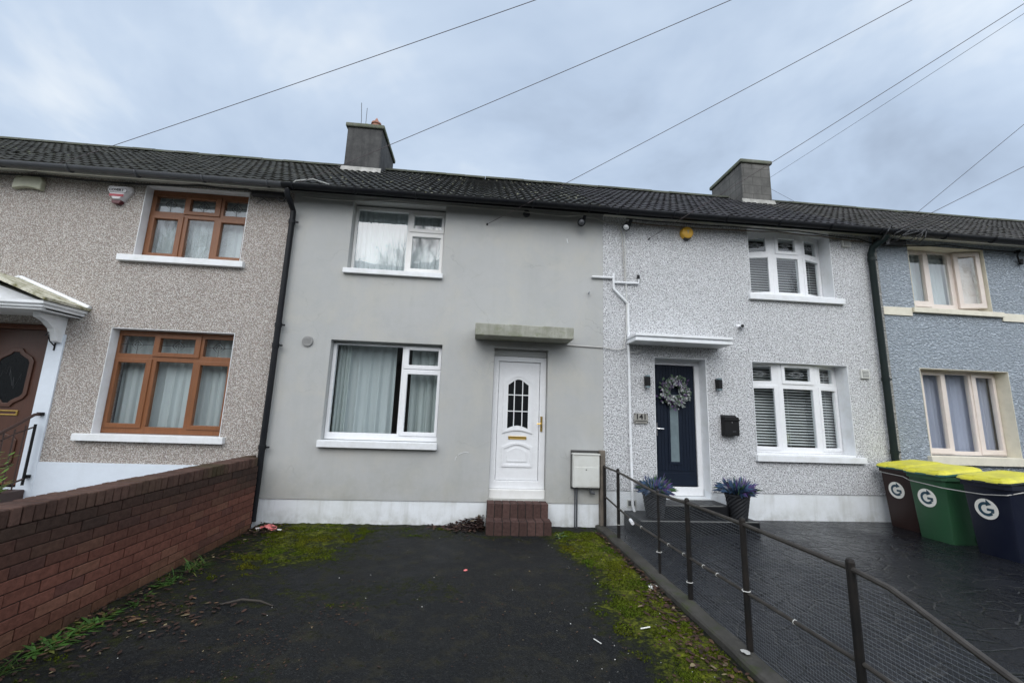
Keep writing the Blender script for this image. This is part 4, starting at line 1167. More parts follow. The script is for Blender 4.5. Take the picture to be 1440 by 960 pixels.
def mossf(x_, y_):
    """how mossy the driveway is at a point, 0..1"""
    def ss(a, b, v_): 
        u = max(0, min(1, (v_-a)/(b-a))); return u*u*(3-2*u)
    nz = noise.noise(Vector((x_*1.4, y_*1.4, 0)))*.35 + noise.noise(Vector((x_*4, y_*4, 3)))*.15
    rightb = ss(.80+nz*.9, 1.58+nz*.7, x_) * ss(.05, .4, -y_) * (1-.75*ss(1.72, 1.86, x_))
    if y_ < -2.9: rightb *= .97 + nz*.8
    backl = ss(-.55+nz*.8, -1.85+nz*.6, x_) * ss(-2.5+nz*.9, -.95+nz*.9, y_) * (1-.45*ss(-2.2, -2.6, x_))
    back = ss(-.85+nz*.8, -.45+nz*.6, y_) * (.9 if x_ < 1.9 else 0) * (1-ss(-.25, .0, x_)*.25)
    leftb = ss(-1.85+nz*.6, -2.35+nz*.5, x_) * .72
    spots = .30*ss(.05, .45, noise.noise(Vector((x_*1.1+7, y_*1.1, 9))))
    return max(0, min(1, max(rightb, backl*.80, back*.46, leftb*.50, spots)))
gm = bpy.data.meshes.new('driveway'); NXg, NYg = 200, 320
gx0, gx1, gy0, gy1 = -2.81, 1.845, -7.6, .02
vs = []; mv = []
for j in range(NYg+1):
    for i in range(NXg+1):
        xx = gx0+(gx1-gx0)*i/NXg; yy = gy0+(gy1-gy0)*j/NYg
        m_ = mossf(xx, yy); mv.append(m_)
        zz_ = noise.noise(Vector((xx*.8, yy*.8, 1)))*.010 + m_*(.008+.020*max(0, noise.noise(Vector((xx*9, yy*9, 4))))+.016*max(0, noise.noise(Vector((xx*19, yy*19, 7))))) 
        if yy > -.5: zz_ += .012*max(0, noise.noise(Vector((xx*6, yy*6, 8))))
        vs.append((xx, yy, zz_))
fs = [(j*(NXg+1)+i, j*(NXg+1)+i+1, (j+1)*(NXg+1)+i+1, (j+1)*(NXg+1)+i) for j in range(NYg) for i in range(NXg)]
gm.from_pydata(vs, [], fs)
at = gm.attributes.new('moss', 'FLOAT', 'POINT'); at.data.foreach_set('value', mv)
gm.polygons.foreach_set('use_smooth', [True]*len(fs)); gm.materials.append(ground_asphalt())
go = bpy.data.objects.new('driveway', gm); col.objects.link(go); tag(go, kind='structure')
def gz(x_, y_):
    i = max(0, min(NXg, round((x_-gx0)/(gx1-gx0)*NXg))); j = max(0, min(NYg, round((y_-gy0)/(gy1-gy0)*NYg)))
    return vs[j*(NXg+1)+i][2]

# kerb under the fence
kb = MB(); ks = []
for j in range(61):
    yy = -7.6+j*(7.55/60)
    a_ = noise.noise(Vector((yy*3, 0, 0)))*.014; b_ = noise.noise(Vector((yy*3, 5, 0)))*.012
    ks.append([(1.835+a_, yy, -.05), (1.838+a_, yy, .042+b_), (1.853+a_, yy, .056+b_), (1.968, yy, .058+b_), (1.985, yy, .0)])
fl_ = [p for r_ in ks for p in r_]
kb.add(fl_, [(j*5+k, j*5+k+1, (j+1)*5+k+1, (j+1)*5+k) for j in range(60) for k in range(4)])
tag(kb.build('kerb', M['kerb'], loc=(0, 0, 0)), kind='structure')

# stamped concrete forecourt of number 141
def forecourt_mat():
    t = NT('stamped_concrete'); v = t.coord()
    wn = t.n('ShaderNodeTexNoise', i={'Scale': 2.2, 'Detail': 3, 'Vector': v})
    wv = t.n('ShaderNodeVectorMath', operation='SCALE', i={0: wn.outputs['Color'], 'Scale': .22}).outputs[0]
    vv = t.n('ShaderNodeVectorMath', operation='ADD', i={0: v, 1: wv}).outputs[0]
    vo = t.n('ShaderNodeTexVoronoi', feature='DISTANCE_TO_EDGE', i={'Scale': 4.6, 'Vector': vv}).outputs['Distance']
    vc = t.vor(vv, 4.6).outputs['Color']
    n1 = t.noise(v, .8, 5, .6); n2 = t.noise(v, 16, 5, .65); n3 = t.noise(v, 60, 3)
    edge = t.ramp(vo, [(.0, 0), (.055, 1)])
    base = t.mix(t.ramp(n1, [(.35, 0), (.7, 1)]), (.0050, .0055, .0075), (.0105, .0115, .015))
    base = t.mix(t.math('MULTIPLY', t.xyz(vc)[0], .5), base, (.013, .014, .018))
    base = t.mix(edge, (.015, .015, .015), base)
    base = t.mix(t.ramp(n2, [(.58, 0), (.75, .35)]), base, (.026, .025, .024))
    rg = t.ramp(t.math('ADD', t.math('MULTIPLY', n1, .6), t.math('MULTIPLY', n2, .4)), [(.38, .10), (.62, .46)])
    h = t.math('ADD', t.math('MULTIPLY', edge, .95), t.math('ADD', t.math('MULTIPLY', n2, .9), t.math('MULTIPLY', n3, .15)))
    return t.out(base, rg, t.bump(h, .55, .013), spec=.18)
fy = MB(); 
def fz(x_): return .022 + (.128-.022)*max(0, min(1, (x_-1.97)/2.2))
xs_ = [1.97, 2.4, 2.8, 3.2, 3.6, 4.17, 5, 6, 8, 11.6]
for a_, b_ in zip(xs_[:-1], xs_[1:]):
    fy.add([(a_, -7.6, fz(a_)), (b_, -7.6, fz(b_)), (b_, .02, fz(b_)), (a_, .02, fz(a_))], [(0, 1, 2, 3)])
tag(fy.build('forecourt', forecourt_mat(), loc=(0, 0, 0)), kind='structure')

paving = concrete('paving_concrete', (.20, .20, .19), (.11, .11, .10), None, 1.2)
tarmac = concrete('road_tarmac', (.055, .055, .058), (.035, .035, .037), None, .8)
gl2 = MB().add([(-13.6, -7.6, .0), (-3.022, -7.6, 0), (-3.022, .02, 0), (-13.6, .02, 0)], [(0, 1, 2, 3)])
tag(gl2.build('garden_path', paving, loc=(0, 0, 0)), kind='structure')
gl3 = MB().add([(11.602, -7.6, .1), (17.6, -7.6, .1), (17.6, .02, .1), (11.602, .02, .1)], [(0, 1, 2, 3)])
tag(gl3.build('garden_yard', paving, loc=(0, 0, 0)), kind='structure')
tag(MB().box(-60, 60, -10.2, -7.6, -.3, -.006).build('pavement', paving, loc=(0, 0, 0)), kind='structure')
tag(MB().add([(-200, -16.2, -.12), (200, -16.2, -.12), (200, -10.2, -.12), (-200, -10.2, -.12)], [(0, 1, 2, 3)]).build('road', tarmac, loc=(0, 0, 0)), kind='structure')
earth = concrete('earth', (.05, .06, .03), (.03, .04, .02), None, .3)
tag(MB().add([(-900, -900, -.32), (900, -900, -.32), (900, 900, -.32), (-900, 900, -.32)], [(0, 1, 2, 3)]).build('ground', earth, loc=(0, 0, 0)), kind='structure')

# ================================================================== moss, leaf litter, grit
mt_ = MB()
cnt = 0
while cnt < 17000:
    xx = rnd.uniform(-2.78, 1.83); yy = rnd.uniform(-4.9, -.02)
    m_ = mossf(xx, yy) * (.6+.8*noise.noise(Vector((xx*7, yy*7, 2))))
    if m_ < .30 or rnd.random() > m_*1.3-.40+1.1*noise.noise(Vector((xx*4, yy*4, 12))): continue
    cnt += 1
    z_ = gz(xx, yy); g = rnd.uniform(.55, 1.5)
    hue = noise.noise(Vector((xx*2, yy*2, 6)))
    g *= .45+.65*m_
    mt_.color((.078*g*(1+.4*hue), .100*g, .0085*g))
    for k in range(3):
        an = rnd.uniform(0, 6.28); r_ = rnd.uniform(.005, .012); hh = rnd.uniform(.004, .013)
        mt_.add([(xx+r_*math.cos(an), yy+r_*math.sin(an), z_-.002), (xx+r_*math.cos(an+2.2), yy+r_*math.sin(an+2.2), z_-.002), (xx+rnd.uniform(-.006, .006), yy+rnd.uniform(-.006, .006), z_+hh)], [(0, 1, 2)])
tag(mt_.build('moss', M['moss_tuft'], loc=(0, 0, 0)), kind='stuff')

def leaf(mb, x_, y_, z_, s, c, flat=.35):
    """a curled dead leaf of six faces"""
    a = rnd.uniform(0, 6.28); tx, ty = rnd.uniform(-flat, flat), rnd.uniform(-flat, flat); cu_ = rnd.uniform(-.5, .9)
    ca, sa = math.cos(a), math.sin(a)
    loc = [(-1, 0), (-.35, .42), (.4, .36), (1, 0), (.4, -.36), (-.35, -.42), (0, 0)]
    vs = []
    for (u, v_) in loc:
        w_ = cu_*(v_*v_*1.6) + tx*u*.6 + ty*v_*.8 + .1*cu_*u*u
        vs.append((x_+(u*ca-v_*sa)*s, y_+(u*sa+v_*ca)*s, z_+max(0, w_+.35)*s*.6))
    mb.color(c); mb.add(vs, [(0, 6, 1), (1, 6, 2), (2, 6, 3), (3, 6, 4), (4, 6, 5), (5, 6, 0)])
def leafcol():
    g = rnd.uniform(.5, 1.25); r_ = rnd.random()
    g *= .8
    if r_ < .55: return (.065*g, .032*g, .022*g)
    if r_ < .8: return (.045*g, .026*g, .020*g)
    if r_ < .95: return (.15*g, .085*g, .045*g)
    return (.24*g, .19*g, .11*g)
lf = MB()
def scatter(n, fn, smin=.012, smax=.032, dz=0):
    for _ in range(n):
        x_, y_, h_ = fn()
        if not (-2.80 < x_ < 1.95): continue
        leaf(lf, x_, y_, gz(x_, y_)+.002+h_+(.055 if x_ > 1.84 else 0), rnd.uniform(smin, smax), leafcol(), .5)
scatter(520, lambda: (1.80-abs(rnd.gauss(0, .17)), rnd.uniform(-4.4, -2.25), rnd.uniform(0, .012)))
scatter(260, lambda: (1.7-abs(rnd.gauss(0, .3)), rnd.uniform(-4.2, -.6), rnd.uniform(0, .012)), .006, .018)
scatter(170, lambda: (1.83-abs(rnd.gauss(0, .05)), rnd.uniform(-2.3, -.2), rnd.uniform(0, .02)), .015, .035)
scatter(620, lambda: (-2.78+abs(rnd.gauss(0, .22)), rnd.uniform(-4.8, -.2), rnd.uniform(0, .02)), .010, .028)
scatter(160, lambda: (-2.25+rnd.gauss(0, .22), -2.72+rnd.gauss(0, .22), rnd.uniform(0, .01)))
scatter(150, lambda: (-2.65+rnd.gauss(0, .14), -.35+rnd.gauss(0, .14), rnd.uniform(0, .04)), .015, .035)
scatter(110, lambda: (rnd.uniform(-2.7, 1.8), rnd.uniform(-5, -.3), 0), .008, .02)
scatter(60, lambda: (-1.0+rnd.gauss(0, .16), -2.6+rnd.gauss(0, .12), 0), .008, .018)
scatter(900, lambda: (rnd.uniform(-2.7, 1.8), rnd.uniform(-5, -.3), 0), .003, .008)
scatter(260, lambda: (-1.35+rnd.gauss(0, .25), -3.1+rnd.gauss(0, .25), 0), .003, .012)
scatter(200, lambda: (.3+rnd.gauss(0, .4), -2.3+rnd.gauss(0, .4), 0), .003, .009)
tag(lf.build('leaf_litter', M['leaf'], loc=(0, 0, 0)), kind='stuff')
lp = MB()
for _ in range(680):
    u = abs(rnd.gauss(0, .17)); x_ = .215-abs(rnd.gauss(0, .28)); hgt = max(0, .17-.30*(.215-x_)); y_ = -.015-abs(rnd.gauss(0, .13))
    leaf(lp, x_, y_, gz(x_, y_)+rnd.uniform(0, 1)*hgt*max(0, 1-(-y_)/.34)+.004, rnd.uniform(.018, .040), (lambda c, q: (c[0]*.85*q, c[1]*.85*q, c[2]*q))(leafcol(), rnd.choice((.35, .7, 1.0, 1.5))), .6)
tag(lp.build('leaf_pile', M['leaf']), 'heap of dead brown leaves against the left side of the brick doorstep', 'leaf pile', kind='stuff')
gr = MB()
for _ in range(110):
    if rnd.random() < .6: x_, y_ = rnd.uniform(.7, 1.8), rnd.uniform(-4.2, -.4)
    else: x_, y_ = rnd.uniform(-2.7, 1.8), rnd.uniform(-4.8, -.3)
    s = rnd.uniform(.002, .005); g = rnd.uniform(.2, .6); gr.color((g, g, g*.95)); z_ = gz(x_, y_)
    gr.add([(x_-s, y_, z_), (x_, y_-s, z_), (x_+s*1.4, y_, z_), (x_, y_+s, z_), (x_, y_, z_+s*1.2)], [(0, 1, 4), (1, 2, 4), (2, 3, 4), (3, 0, 4)])
tag(gr.build('grit', M['leaf'], loc=(0, 0, 0)), kind='stuff')

# weeds along the wall
def weed(x_, y_, n, ln, kind, label, g0=1.0):
    mb = MB(); z_ = gz(x_, y_)
    for k in range(int(n*1.6)):
        a = rnd.uniform(0, 6.28); el = rnd.uniform(.25, 1.15) if kind == 'grass' else rnd.uniform(.1, .7)
        L_ = ln*rnd.uniform(.35, 1.05); wd = (.003 if kind == 'grass' else .0085)*rnd.uniform(.7, 1.2); g = rnd.uniform(.6, 1.35)*g0
        mb.color((.050*g, .115*g, .022*g) if rnd.random() < .8 else (.11*g, .12*g, .03*g))
        bx, by = x_+rnd.uniform(-.04, .04), y_+rnd.uniform(-.11, .11)
        P = []; steps = 5
        for s in range(steps+1):
            u = s/steps; r_ = L_*u*math.cos(el*(1-.5*u)); h = L_*(math.sin(el)*u - .45*u*u*(.8 if kind == 'grass' else .6))
            ww = wd*(math.sin(math.pi*min(1, u*.85+.12)))*(1+ (.35 if kind != 'grass' and s % 2 else 0)) if s < steps else .0005
            cx, cy = bx+r_*math.cos(a), by+r_*math.sin(a)
            P += [(cx-ww*math.sin(a), cy+ww*math.cos(a), z_+max(.003, h)), (cx+ww*math.sin(a), cy-ww*math.cos(a), z_+max(.003, h))]
        mb.add(P, [(2*s, 2*s+1, 2*s+3, 2*s+2) for s in range(steps)])
    return tag(mb.build('weed', M['foliage'], loc=(x_, y_, z_)), label, 'weed', 'weeds along the foot of the brick wall')
weed(-2.66, -3.05, 34, .13, 'broad', 'leafy green weed at the near end of the brick wall')
weed(-2.64, -2.82, 40, .12, 'broad', 'bright green leafy weed second nearest along the brick wall foot')
weed(-2.65, -2.66, 26, .10, 'broad', 'low leafy weed in the middle of the brick wall foot')
weed(-2.60, -2.36, 16, .08, 'broad', 'small dull weed among dead leaves along the brick wall foot', .7)
weed(-2.62, -2.02, 22, .09, 'broad', 'low weed with curled leaves at the far half of the brick wall', .8)
weed(-2.62, -1.68, 70, .17, 'grass', 'tall grass tuft at the foot of the brick wall towards the house')
weed(-2.68, -1.92, 14, .15, 'grass', 'thin wispy grass tuft against the brick wall', .8)
weed(-2.66, -3.35, 30, .14, 'grass', 'dark grass tuft at the bottom left corner by the brick wall', .6)
weed(1.24, -.50, 18, .09, 'broad', 'small bright green weed beside the right corner of the brick doorstep')
weed(1.86, -.16, 12, .08, 'broad', 'small green weed at the foot of the wooden post')
# litter
def crumple(name, x_, y_, s, m, label, cat='litter', el=1.0, hz=.5):
    mb = MB(); n = 9; a0 = rnd.uniform(0, 6.28); z_ = gz(x_, y_)
    vs = [(x_, y_, z_+s*hz)]
    for k in range(n):
        a = 2*math.pi*k/n; r_ = s*rnd.uniform(.6, 1.2)
        u, v_ = r_*math.cos(a)*el, r_*math.sin(a)
        vs.append((x_+u*math.cos(a0)-v_*math.sin(a0), y_+u*math.sin(a0)+v_*math.cos(a0), z_+rnd.uniform(.001, s*hz)))
    mb.add(vs, [(0, k+1, (k+1) % n+1) for k in range(n)])
    return tag(mb.build(name, m), label, cat)
crumple('wrapper', .0, -1.69, .030, M['red_litter'], 'small red scrap of litter in the middle of the driveway')
crumple('wrapper', -2.60, -.25, .085, M['red_litter'], 'red crumpled wrapper in the corner by the black downpipe', el=1.6, hz=.7)
crumple('wrapper', -2.69, -.30, .04, M['white_litter'], 'white scrap beside the red wrapper by the downpipe', hz=.9)
crumple('wrapper', -2.42, -.33, .030, M['white_litter'], 'white scrap on the moss right of the red wrapper', hz=.8)
crumple('wrapper', 1.79, -2.12, .055, M['white_litter'], 'pale torn paper at the kerb by the third fence post', el=1.7, hz=.2)
crumple('wrapper', 1.90, -3.35, .035, M['cable_grey'], 'grey scrap of film on the kerb by a fence post', hz=.2)
bpy.data.objects['wrapper.005'].location.z += .062
def stick(name, p, r, m, label, cat):
    return tag(MB().tube(p, r, 6).build(name, m), label, cat)
stick('litter_stick', [(1.345, -2.918, gz(1.345, -2.918)+.012), (1.425, -2.903, gz(1.42, -2.9)+.012)], .005, M['white_litter'], 'white paper stick lying on the moss near the kerb', 'litter')
stick('litter_stick', [(.946, -3.04, .012), (.982, -3.105, .012)], .0035, M['white_litter'], 'thin white stick lying on bare asphalt', 'litter')
stick('twig', [(-1.95, -2.47, .012), (-1.80, -2.42, .030), (-1.65, -2.43, .022), (-1.52, -2.49, .010)], [.006, .009, .008, .004], M['bark'], 'dead bent twig lying on the left of the driveway', 'twig')
# shrub at the left edge
sh = empty('shrub', (-4.95, -1.5, 0), 'bright green leafy shrub at the left edge behind the brick wall', 'shrub')
sm_ = MB(); 
for k in range(7): sm_.tube([(-4.95, -1.5, 0), (-4.95+rnd.uniform(-.15, .12), -1.5+rnd.uniform(-.15, .15), .5), (-4.95+rnd.uniform(-.3, .2), -1.5+rnd.uniform(-.3, .3), .95)], [.012, .009, .004], 5)
sm_.build('stem', M['bark'], sh)
lv = MB()
for k in range(420):
    r_ = .27*rnd.random()**.5; a = rnd.uniform(0, 6.28); h = rnd.uniform(.35, 1.02)
    c = Vector((-5.0+r_*math.cos(a), -1.5+r_*math.sin(a), h)); g = rnd.uniform(.5, 1.4)
    dv = Vector((math.cos(a)+rnd.uniform(-.5, .5), math.sin(a)+rnd.uniform(-.5, .5), rnd.uniform(.0, 1.0))).normalized(); s = dv.cross(Vector((0, 0, 1))).normalized()
    ln = rnd.uniform(.05, .09); lv.color((.13*g, .24*g, .035*g))
    lv.add([c, c+dv*ln*.5+s*ln*.22, c+dv*ln, c+dv*ln*.5-s*ln*.22], [(0, 1, 2, 3)])
lv.build('foliage', M['foliage'], sh)

# ================================================================== fence between the two drives
fe = empty('fence', (1.95, -2.6, .0), 'black iron post and rail fence with wire mesh between the two drives', 'fence')
FX = 1.952
posts = [(-.125, .88), (-.70, .905), (-1.915, .84), (-2.52, .88), (-3.31, .90), (-4.18, .905), (-5.35, .60)]
for (yy, zt) in posts:
    p = MB().tube([(FX+.005, yy, .0), (FX, yy, zt)], .021 if yy != -1.915 else .013, 12); p.lathe([(.021, 0), (.017, .012), (.006, .018)], (FX, yy, zt), 12)
    p.build('post', M['rust_black'], fe)
rail = [(FX, -.09, .872), (FX, -.70, .878), (FX-.004, -1.4, .850), (FX, -1.95, .822), (FX, -2.55, .856), (FX, -3.3, .872), (FX, -4.18, .874), (FX, -4.38, .858), (FX, -4.47, .832), (FX, -4.8, .725), (FX, -5.35, .57), (FX, -6.2, .30)]
MB().tube(rail, .0145, 8).build('top_rail', M['rail_metal'], fe, smooth=True)
mid = [(FX+.006, -.09, .46), (FX+.006, -1.3, .372), (FX+.006, -1.94, .382), (FX+.006, -2.5, .394), (FX+.006, -3.3, .420), (FX+.006, -4.2, .445), (FX+.006, -5.35, .40)]
MB().tube(mid, .012, 8).build('mid_rail', M['rail_metal'], fe, smooth=True)
ms = MB()
def topz(yy):
    for a_, b_ in zip(rail[:-1], rail[1:]):
        if b_[1] <= yy <= a_[1]:
            u = (yy-a_[1])/(b_[1]-a_[1]); return a_[2]+(b_[2]-a_[2])*u
    return .3
xm = FX+.028
yv = -.12; ir = .0011
ys_ = []
while yv > -6.1:
    ys_.append(yv); yv -= .022
for yv in ys_:
    zt = topz(yv)-.01
    ms.tube([(xm+.004*math.sin(yv*3), yv, .05), (xm+.006*math.sin(yv*2.3+1), yv, zt*.5), (xm, yv, zt)], ir*.36, 3, cap=False)
for k in range(40):
    z_ = .055+k*.0205
    seg = []; 
    yy = -.12
    while yy > -6.1:
        if topz(yy)-.008 > z_: seg.append((xm+.005*math.sin(yy*2.7+z_*4), yy, z_+.004*math.sin(yy*1.9+k)))
        yy -= .2
    if len(seg) > 1: ms.tube(seg, ir*.8, 3, cap=False)
ms.build('wire_mesh', M['galv'], fe)
for (yy, zz_) in ((-.70, .22), (-1.915, .26), (-2.52, .20), (-3.31, .435)):
    z_ = MB().tube([(FX+.026*math.cos(a_), yy+.026*math.sin(a_), zz_) for a_ in [2*math.pi*k/10 for k in range(11)]], .003, 5)
    z_.tube([(FX-.024, yy, zz_), (FX-.04, yy-.03, zz_+.006)], .003, 4); z_.build('cable_tie', M['zip'], fe)
for yy in (-1.45, -2.12, -2.75, -2.95, -3.75, -2.42):
    zc = [a_[2]+(b_[2]-a_[2])*((yy-a_[1])/(b_[1]-a_[1])) for a_, b_ in zip(mid[:-1], mid[1:]) if b_[1] <= yy <= a_[1]][0]
    MB().tube([(FX+.006+.0135*math.cos(a_), yy, zc+.0135*math.sin(a_)) for a_ in [2*math.pi*k/8 for k in range(9)]], .0022, 4).build('cable_tie', M['zip'], fe)
tag(MB().tube([(FX-.03, -1.28, .375), (FX-.012, -1.16, .385)], .020, 10).build('pipe_offcut', M['white_pvc']), 'white plastic pipe end sticking out beside the fence mid rail', 'pipe')

# ================================================================== wheelie bins (local frame: front faces -X)
def g_logo(mb_w, mb_b, cx_, cz_, r):
    """white disc with an arrowed letter G, drawn in local (y,z), x is the proud distance"""
    n = 28
    for s_ in (1,):
        mb_w.lathe([(r, 0), (r, -.002)], (cx_[0], cx_[1], cz_), n, 'x')
    seg = [R(75+285*k/22*.86) for k in range(23)]
    ro, ri = r*.68, r*.42
    x_ = cx_[0]-.0045
    # seen from -X, +Y runs to the left: mirror y so that the G reads correctly
    P = lambda rr, a: (x_, cx_[1]-rr*math.cos(a), cz_+rr*math.sin(a))
    vs = []; fs = []
    for k, a in enumerate(seg): vs += [P(ro, a), P(ri, a)]
    fs += [(2*k, 2*k+1, 2*k+3, 2*k+2) for k in range(len(seg)-1)]
    mb_b.add(vs, fs)
    q = lambda u, v_: (x_, cx_[1]-u*r, cz_+v_*r)
    mb_b.add([q(.05, -.14), q(.66, -.14), q(.66, .10), q(.05, .10)], [(0, 1, 2, 3)])
    mb_b.add([q(.38, -.15), q(.66, -.15), q(.62, -.30), q(.36, -.34)], [(0, 1, 2, 3)])
    mb_b.add([q(.02, .30), q(.52, .50), q(.10, .95)], [(0, 1, 2)])
def wheelie(label, y_, x_, z_, body_m, lip_m, rz=0):
    b = empty('wheelie_bin', (x_, y_, z_), label, 'wheelie bin')
    b.rotation_euler = (0, 0, 0)
    def P(lx, ly, lz): return (x_+lx, y_+ly, z_+lz)
    # tapered hollow body
    bt, bb = (.0, .53, .243), (.055, .46, .205)     # (front x, back x, half width) at top, bottom
    body = MB()
    rows = [(0.0, bb), (.03, (bb[0]-.004, bb[1]+.004, bb[2]+.004)), (.40, (.028, .50, .224)), (.80, (.004, .528, .240)), (.835, bt)]
    ringv = []
    for (h, (f, k, hw)) in rows:
        c = .035
        pts = [(f, -hw+c), (f, hw-c), (f+c*.3, hw-c*.3), (f+c, hw), (k-c, hw), (k, hw-c), (k, -hw+c), (k-c, -hw), (f+c, -hw), (f+c*.3, -hw+c*.3)]
        ringv.append([P(p[0], p[1], h) for p in pts])
    n = 10
    body.add([p for r_ in ringv for p in r_], [(i*n+(k+1) % n, i*n+k, (i+1)*n+k, (i+1)*n+(k+1) % n) for i in range(len(rows)-1) for k in range(n)] + [tuple(range(n))])
    bo_ = body.build('body', body_m, b, smooth=True)
    # recessed panel ribs low on the front, rim
    rim = MB()
    def loop(f, k, hw, h): 
        c = .045
        return [P(p[0], p[1], h) for p in [(f, -hw+c), (f, hw-c), (f+c, hw), (k-c, hw), (k, hw-c), (k, -hw+c), (k-c, -hw), (f+c, -hw)]]
    a = loop(-.03, .555, .262, .80); c2 = loop(-.03, .555, .262, .852); i2 = loop(.01, .52, .235, .852)
    rim.add(a+c2+i2, [(k, (k+1) % 8, (k+1) % 8+8, k+8)[::-1] for k in range(8)] + [(k+8, (k+1) % 8+8, (k+1) % 8+16, k+16)[::-1] for k in range(8)])
    rim.build('rim', body_m, b)
    lid = MB()
    l0 = loop(-.055, .575, .272, .856); l1 = loop(-.060, .575, .275, .880)
    l2 = loop(-.045, .570, .262, .905); l3 = loop(.02, .54, .20, .925)
    def tilt(v_): return [(p[0], p[1], p[2]+.060*((p[0]-x_)/.55)) for p in v_]
    L0, L1, L2, L3 = tilt(l0), tilt(l1), tilt(l2), tilt(l3)
    lipm = MB().add(L0+L1, [(k, (k+1) % 8, (k+1) % 8+8, k+8)[::-1] for k in range(8)]+[tuple(range(8))])
    lo = None
    lid.add(L1+L2+L3, [(k+o_*8, (k+1) % 8+o_*8, (k+1) % 8+(o_+1)*8, k+(o_+1)*8)[::-1] for k in range(8) for o_ in (0, 1)]+[tuple(range(16, 24))[::-1]])
    lo = lid.build('lid', M['yellow'], b, bevel=.008)
    lipm.build('lid_lip', lip_m, lo)
    # hand grips on the lid front
    hgr = MB()
    for yy in (-.13, .13):
        hgr.add(tilt([P(-.064, yy-.06, .872), P(-.064, yy+.06, .872), P(-.02, yy+.05, .925), P(-.02, yy-.05, .925), P(.05, yy-.04, .926), P(.05, yy+.04, .926)]), [(0, 1, 2, 3)[::-1], (3, 2, 5, 4)[::-1]])
    hgr.build('lid_grip', M['yellow'], lo)
    hb_ = MB().tube([P(.60, -.2, .86), P(.60, .2, .86)], .016, 8)
    for yy in (-.2, 0, .2): hb_.tube([P(.52, yy, .82), P(.60, yy, .86)], .012, 6)
    hb_.build('handle', body_m, b)
    for s_ in (-1, 1):
        wv = MB().lathe([(.03, -.025), (.095, -.024), (.10, -.015), (.10, .015), (.095, .024), (.03, .025)], (0, 0, 0), 20, 'y')
        wv.v = [(p[0]+x_+.47, p[1]+y_+s_*.205, p[2]+z_+.10) for p in wv.v]
        wv.build('wheel', M['black_pvc'], b, smooth=True)
    lw, lb_ = MB(), MB()
    # disc sits on the front face, which leans out towards the top
    hx_ = .0165
    g_logo(lw, lb_, (0, 0), 0, .118)
    lean = math.atan((.028-.004)/.40)
    for mb_ in (lw, lb_):
        mb_.v = [(x_+hx_-.0015 + p[0]*math.cos(lean) - p[2]*math.sin(lean), y_+.02+p[1], z_+.545 + p[2]*math.cos(lean)+p[0]*math.sin(lean)) for p in mb_.v]
    lg = lw.build('logo_disc', M['logo_white'], b); lb_.build('logo_mark', M['logo_blue'], lg)
    return b
wheelie('brown wheelie bin with yellow lid nearest the house wall', -.375, 6.32, .12, M['bin_brown'], M['teal'])
wheelie('green wheelie bin with yellow lid between the brown and navy bins', -.945, 6.15, .118, M['bin_green'], M['teal'])
wheelie('navy blue wheelie bin with yellow lid nearest the camera', -1.61, 6.15, .118, M['navy'], M['rim_dark'])
rope = MB().tube([(6.31, -.12, .905), (6.305, -.5, .882), (6.16, -.72, .862), (6.13, -.94, .850), (6.13, -1.16, .83), (6.135, -1.42, .828), (6.13, -1.62, .832), (6.14, -1.83, .86), (6.3, -1.87, .90), (6.7, -1.88, .93)], .006, 6)
tag(rope.build('rope', M['cable_grey']), 'thin pale rope tied across the fronts of the three bins', 'rope')

# ================================================================== planters, wreath
def planter(x_, y_, z_, label):
    p = empty('planter', (x_, y_, z_), label, 'planter')
    pm = MB(); n = 28; rows = 12; vs_ = []; 
    for j in range(rows+1):
        u = j/rows; r_ = .112+.048*u
        for k in range(n):
            rr = r_ + (.006 if (j+k) % 2 else -.002)
            a = 2*math.pi*k/n; vs_.append((x_+rr*math.cos(a), y_+rr*math.sin(a), z_+.315*u))
    pm.add(vs_, [(j*n+k, j*n+(k+1) % n, (j+1)*n+(k+1) % n, (j+1)*n+k) for j in range(rows) for k in range(n)]+[tuple(rows*n+k for k in range(n)), tuple(range(n-1, -1, -1))])
    pm.lathe([(.160, .300), (.172, .305), (.172, .325), (.15, .328)], (x_, y_, z_), 28)
    pm.build('pot', M['pot'], p)
    f = MB()
    for k in range(330):
        a = rnd.uniform(0, 6.28); el = rnd.uniform(.15, 1.5); L_ = rnd.uniform(.14, .25)
        side = math.cos(a)
        g = rnd.uniform(.5, 1.6); r_ = rnd.random()
        if r_ < .16: c = (.05*g, .11*g, .045*g)
        elif r_ < .42+.2*side: c = (.105*g, .070*g, .20*g)
        elif r_ < .88: c = (.070*g, .125*g, .225*g)
        else: c = (.22*g, .24*g, .30*g)
        f.color(c); r0 = .12*rnd.random()**.6
        b_ = Vector((x_+r0*math.cos(a), y_+r0*math.sin(a), z_+.32+rnd.uniform(0, .05)))
        d_ = Vector((math.cos(a)*math.cos(el), math.sin(a)*math.cos(el), math.sin(el))); s = d_.cross(Vector((0, 0, 1))).normalized()*.009
        m_ = b_+d_*L_*.55+Vector((0, 0, .012)); e_ = b_+d_*L_+Vector((0, 0, -.05*math.cos(el)))
        f.add([b_-s*.6, b_+s*.6, m_+s, e_, m_-s], [(0, 1, 2, 3, 4)])
    f.build('foliage', M['foliage'], p)
planter(2.57, -.42, .2516, 'dark planter of blue and purple spiky leaves left of the navy door step')
planter(3.80, -.40, .2516, 'dark planter of blue and purple spiky leaves right of the navy door step')
wr = empty('wreath', (3.19, .17, 1.77), 'round wreath of silver, purple and green leaves on the navy door', 'wreath')
wl = MB(); cxw, czw = 3.205, 2.035
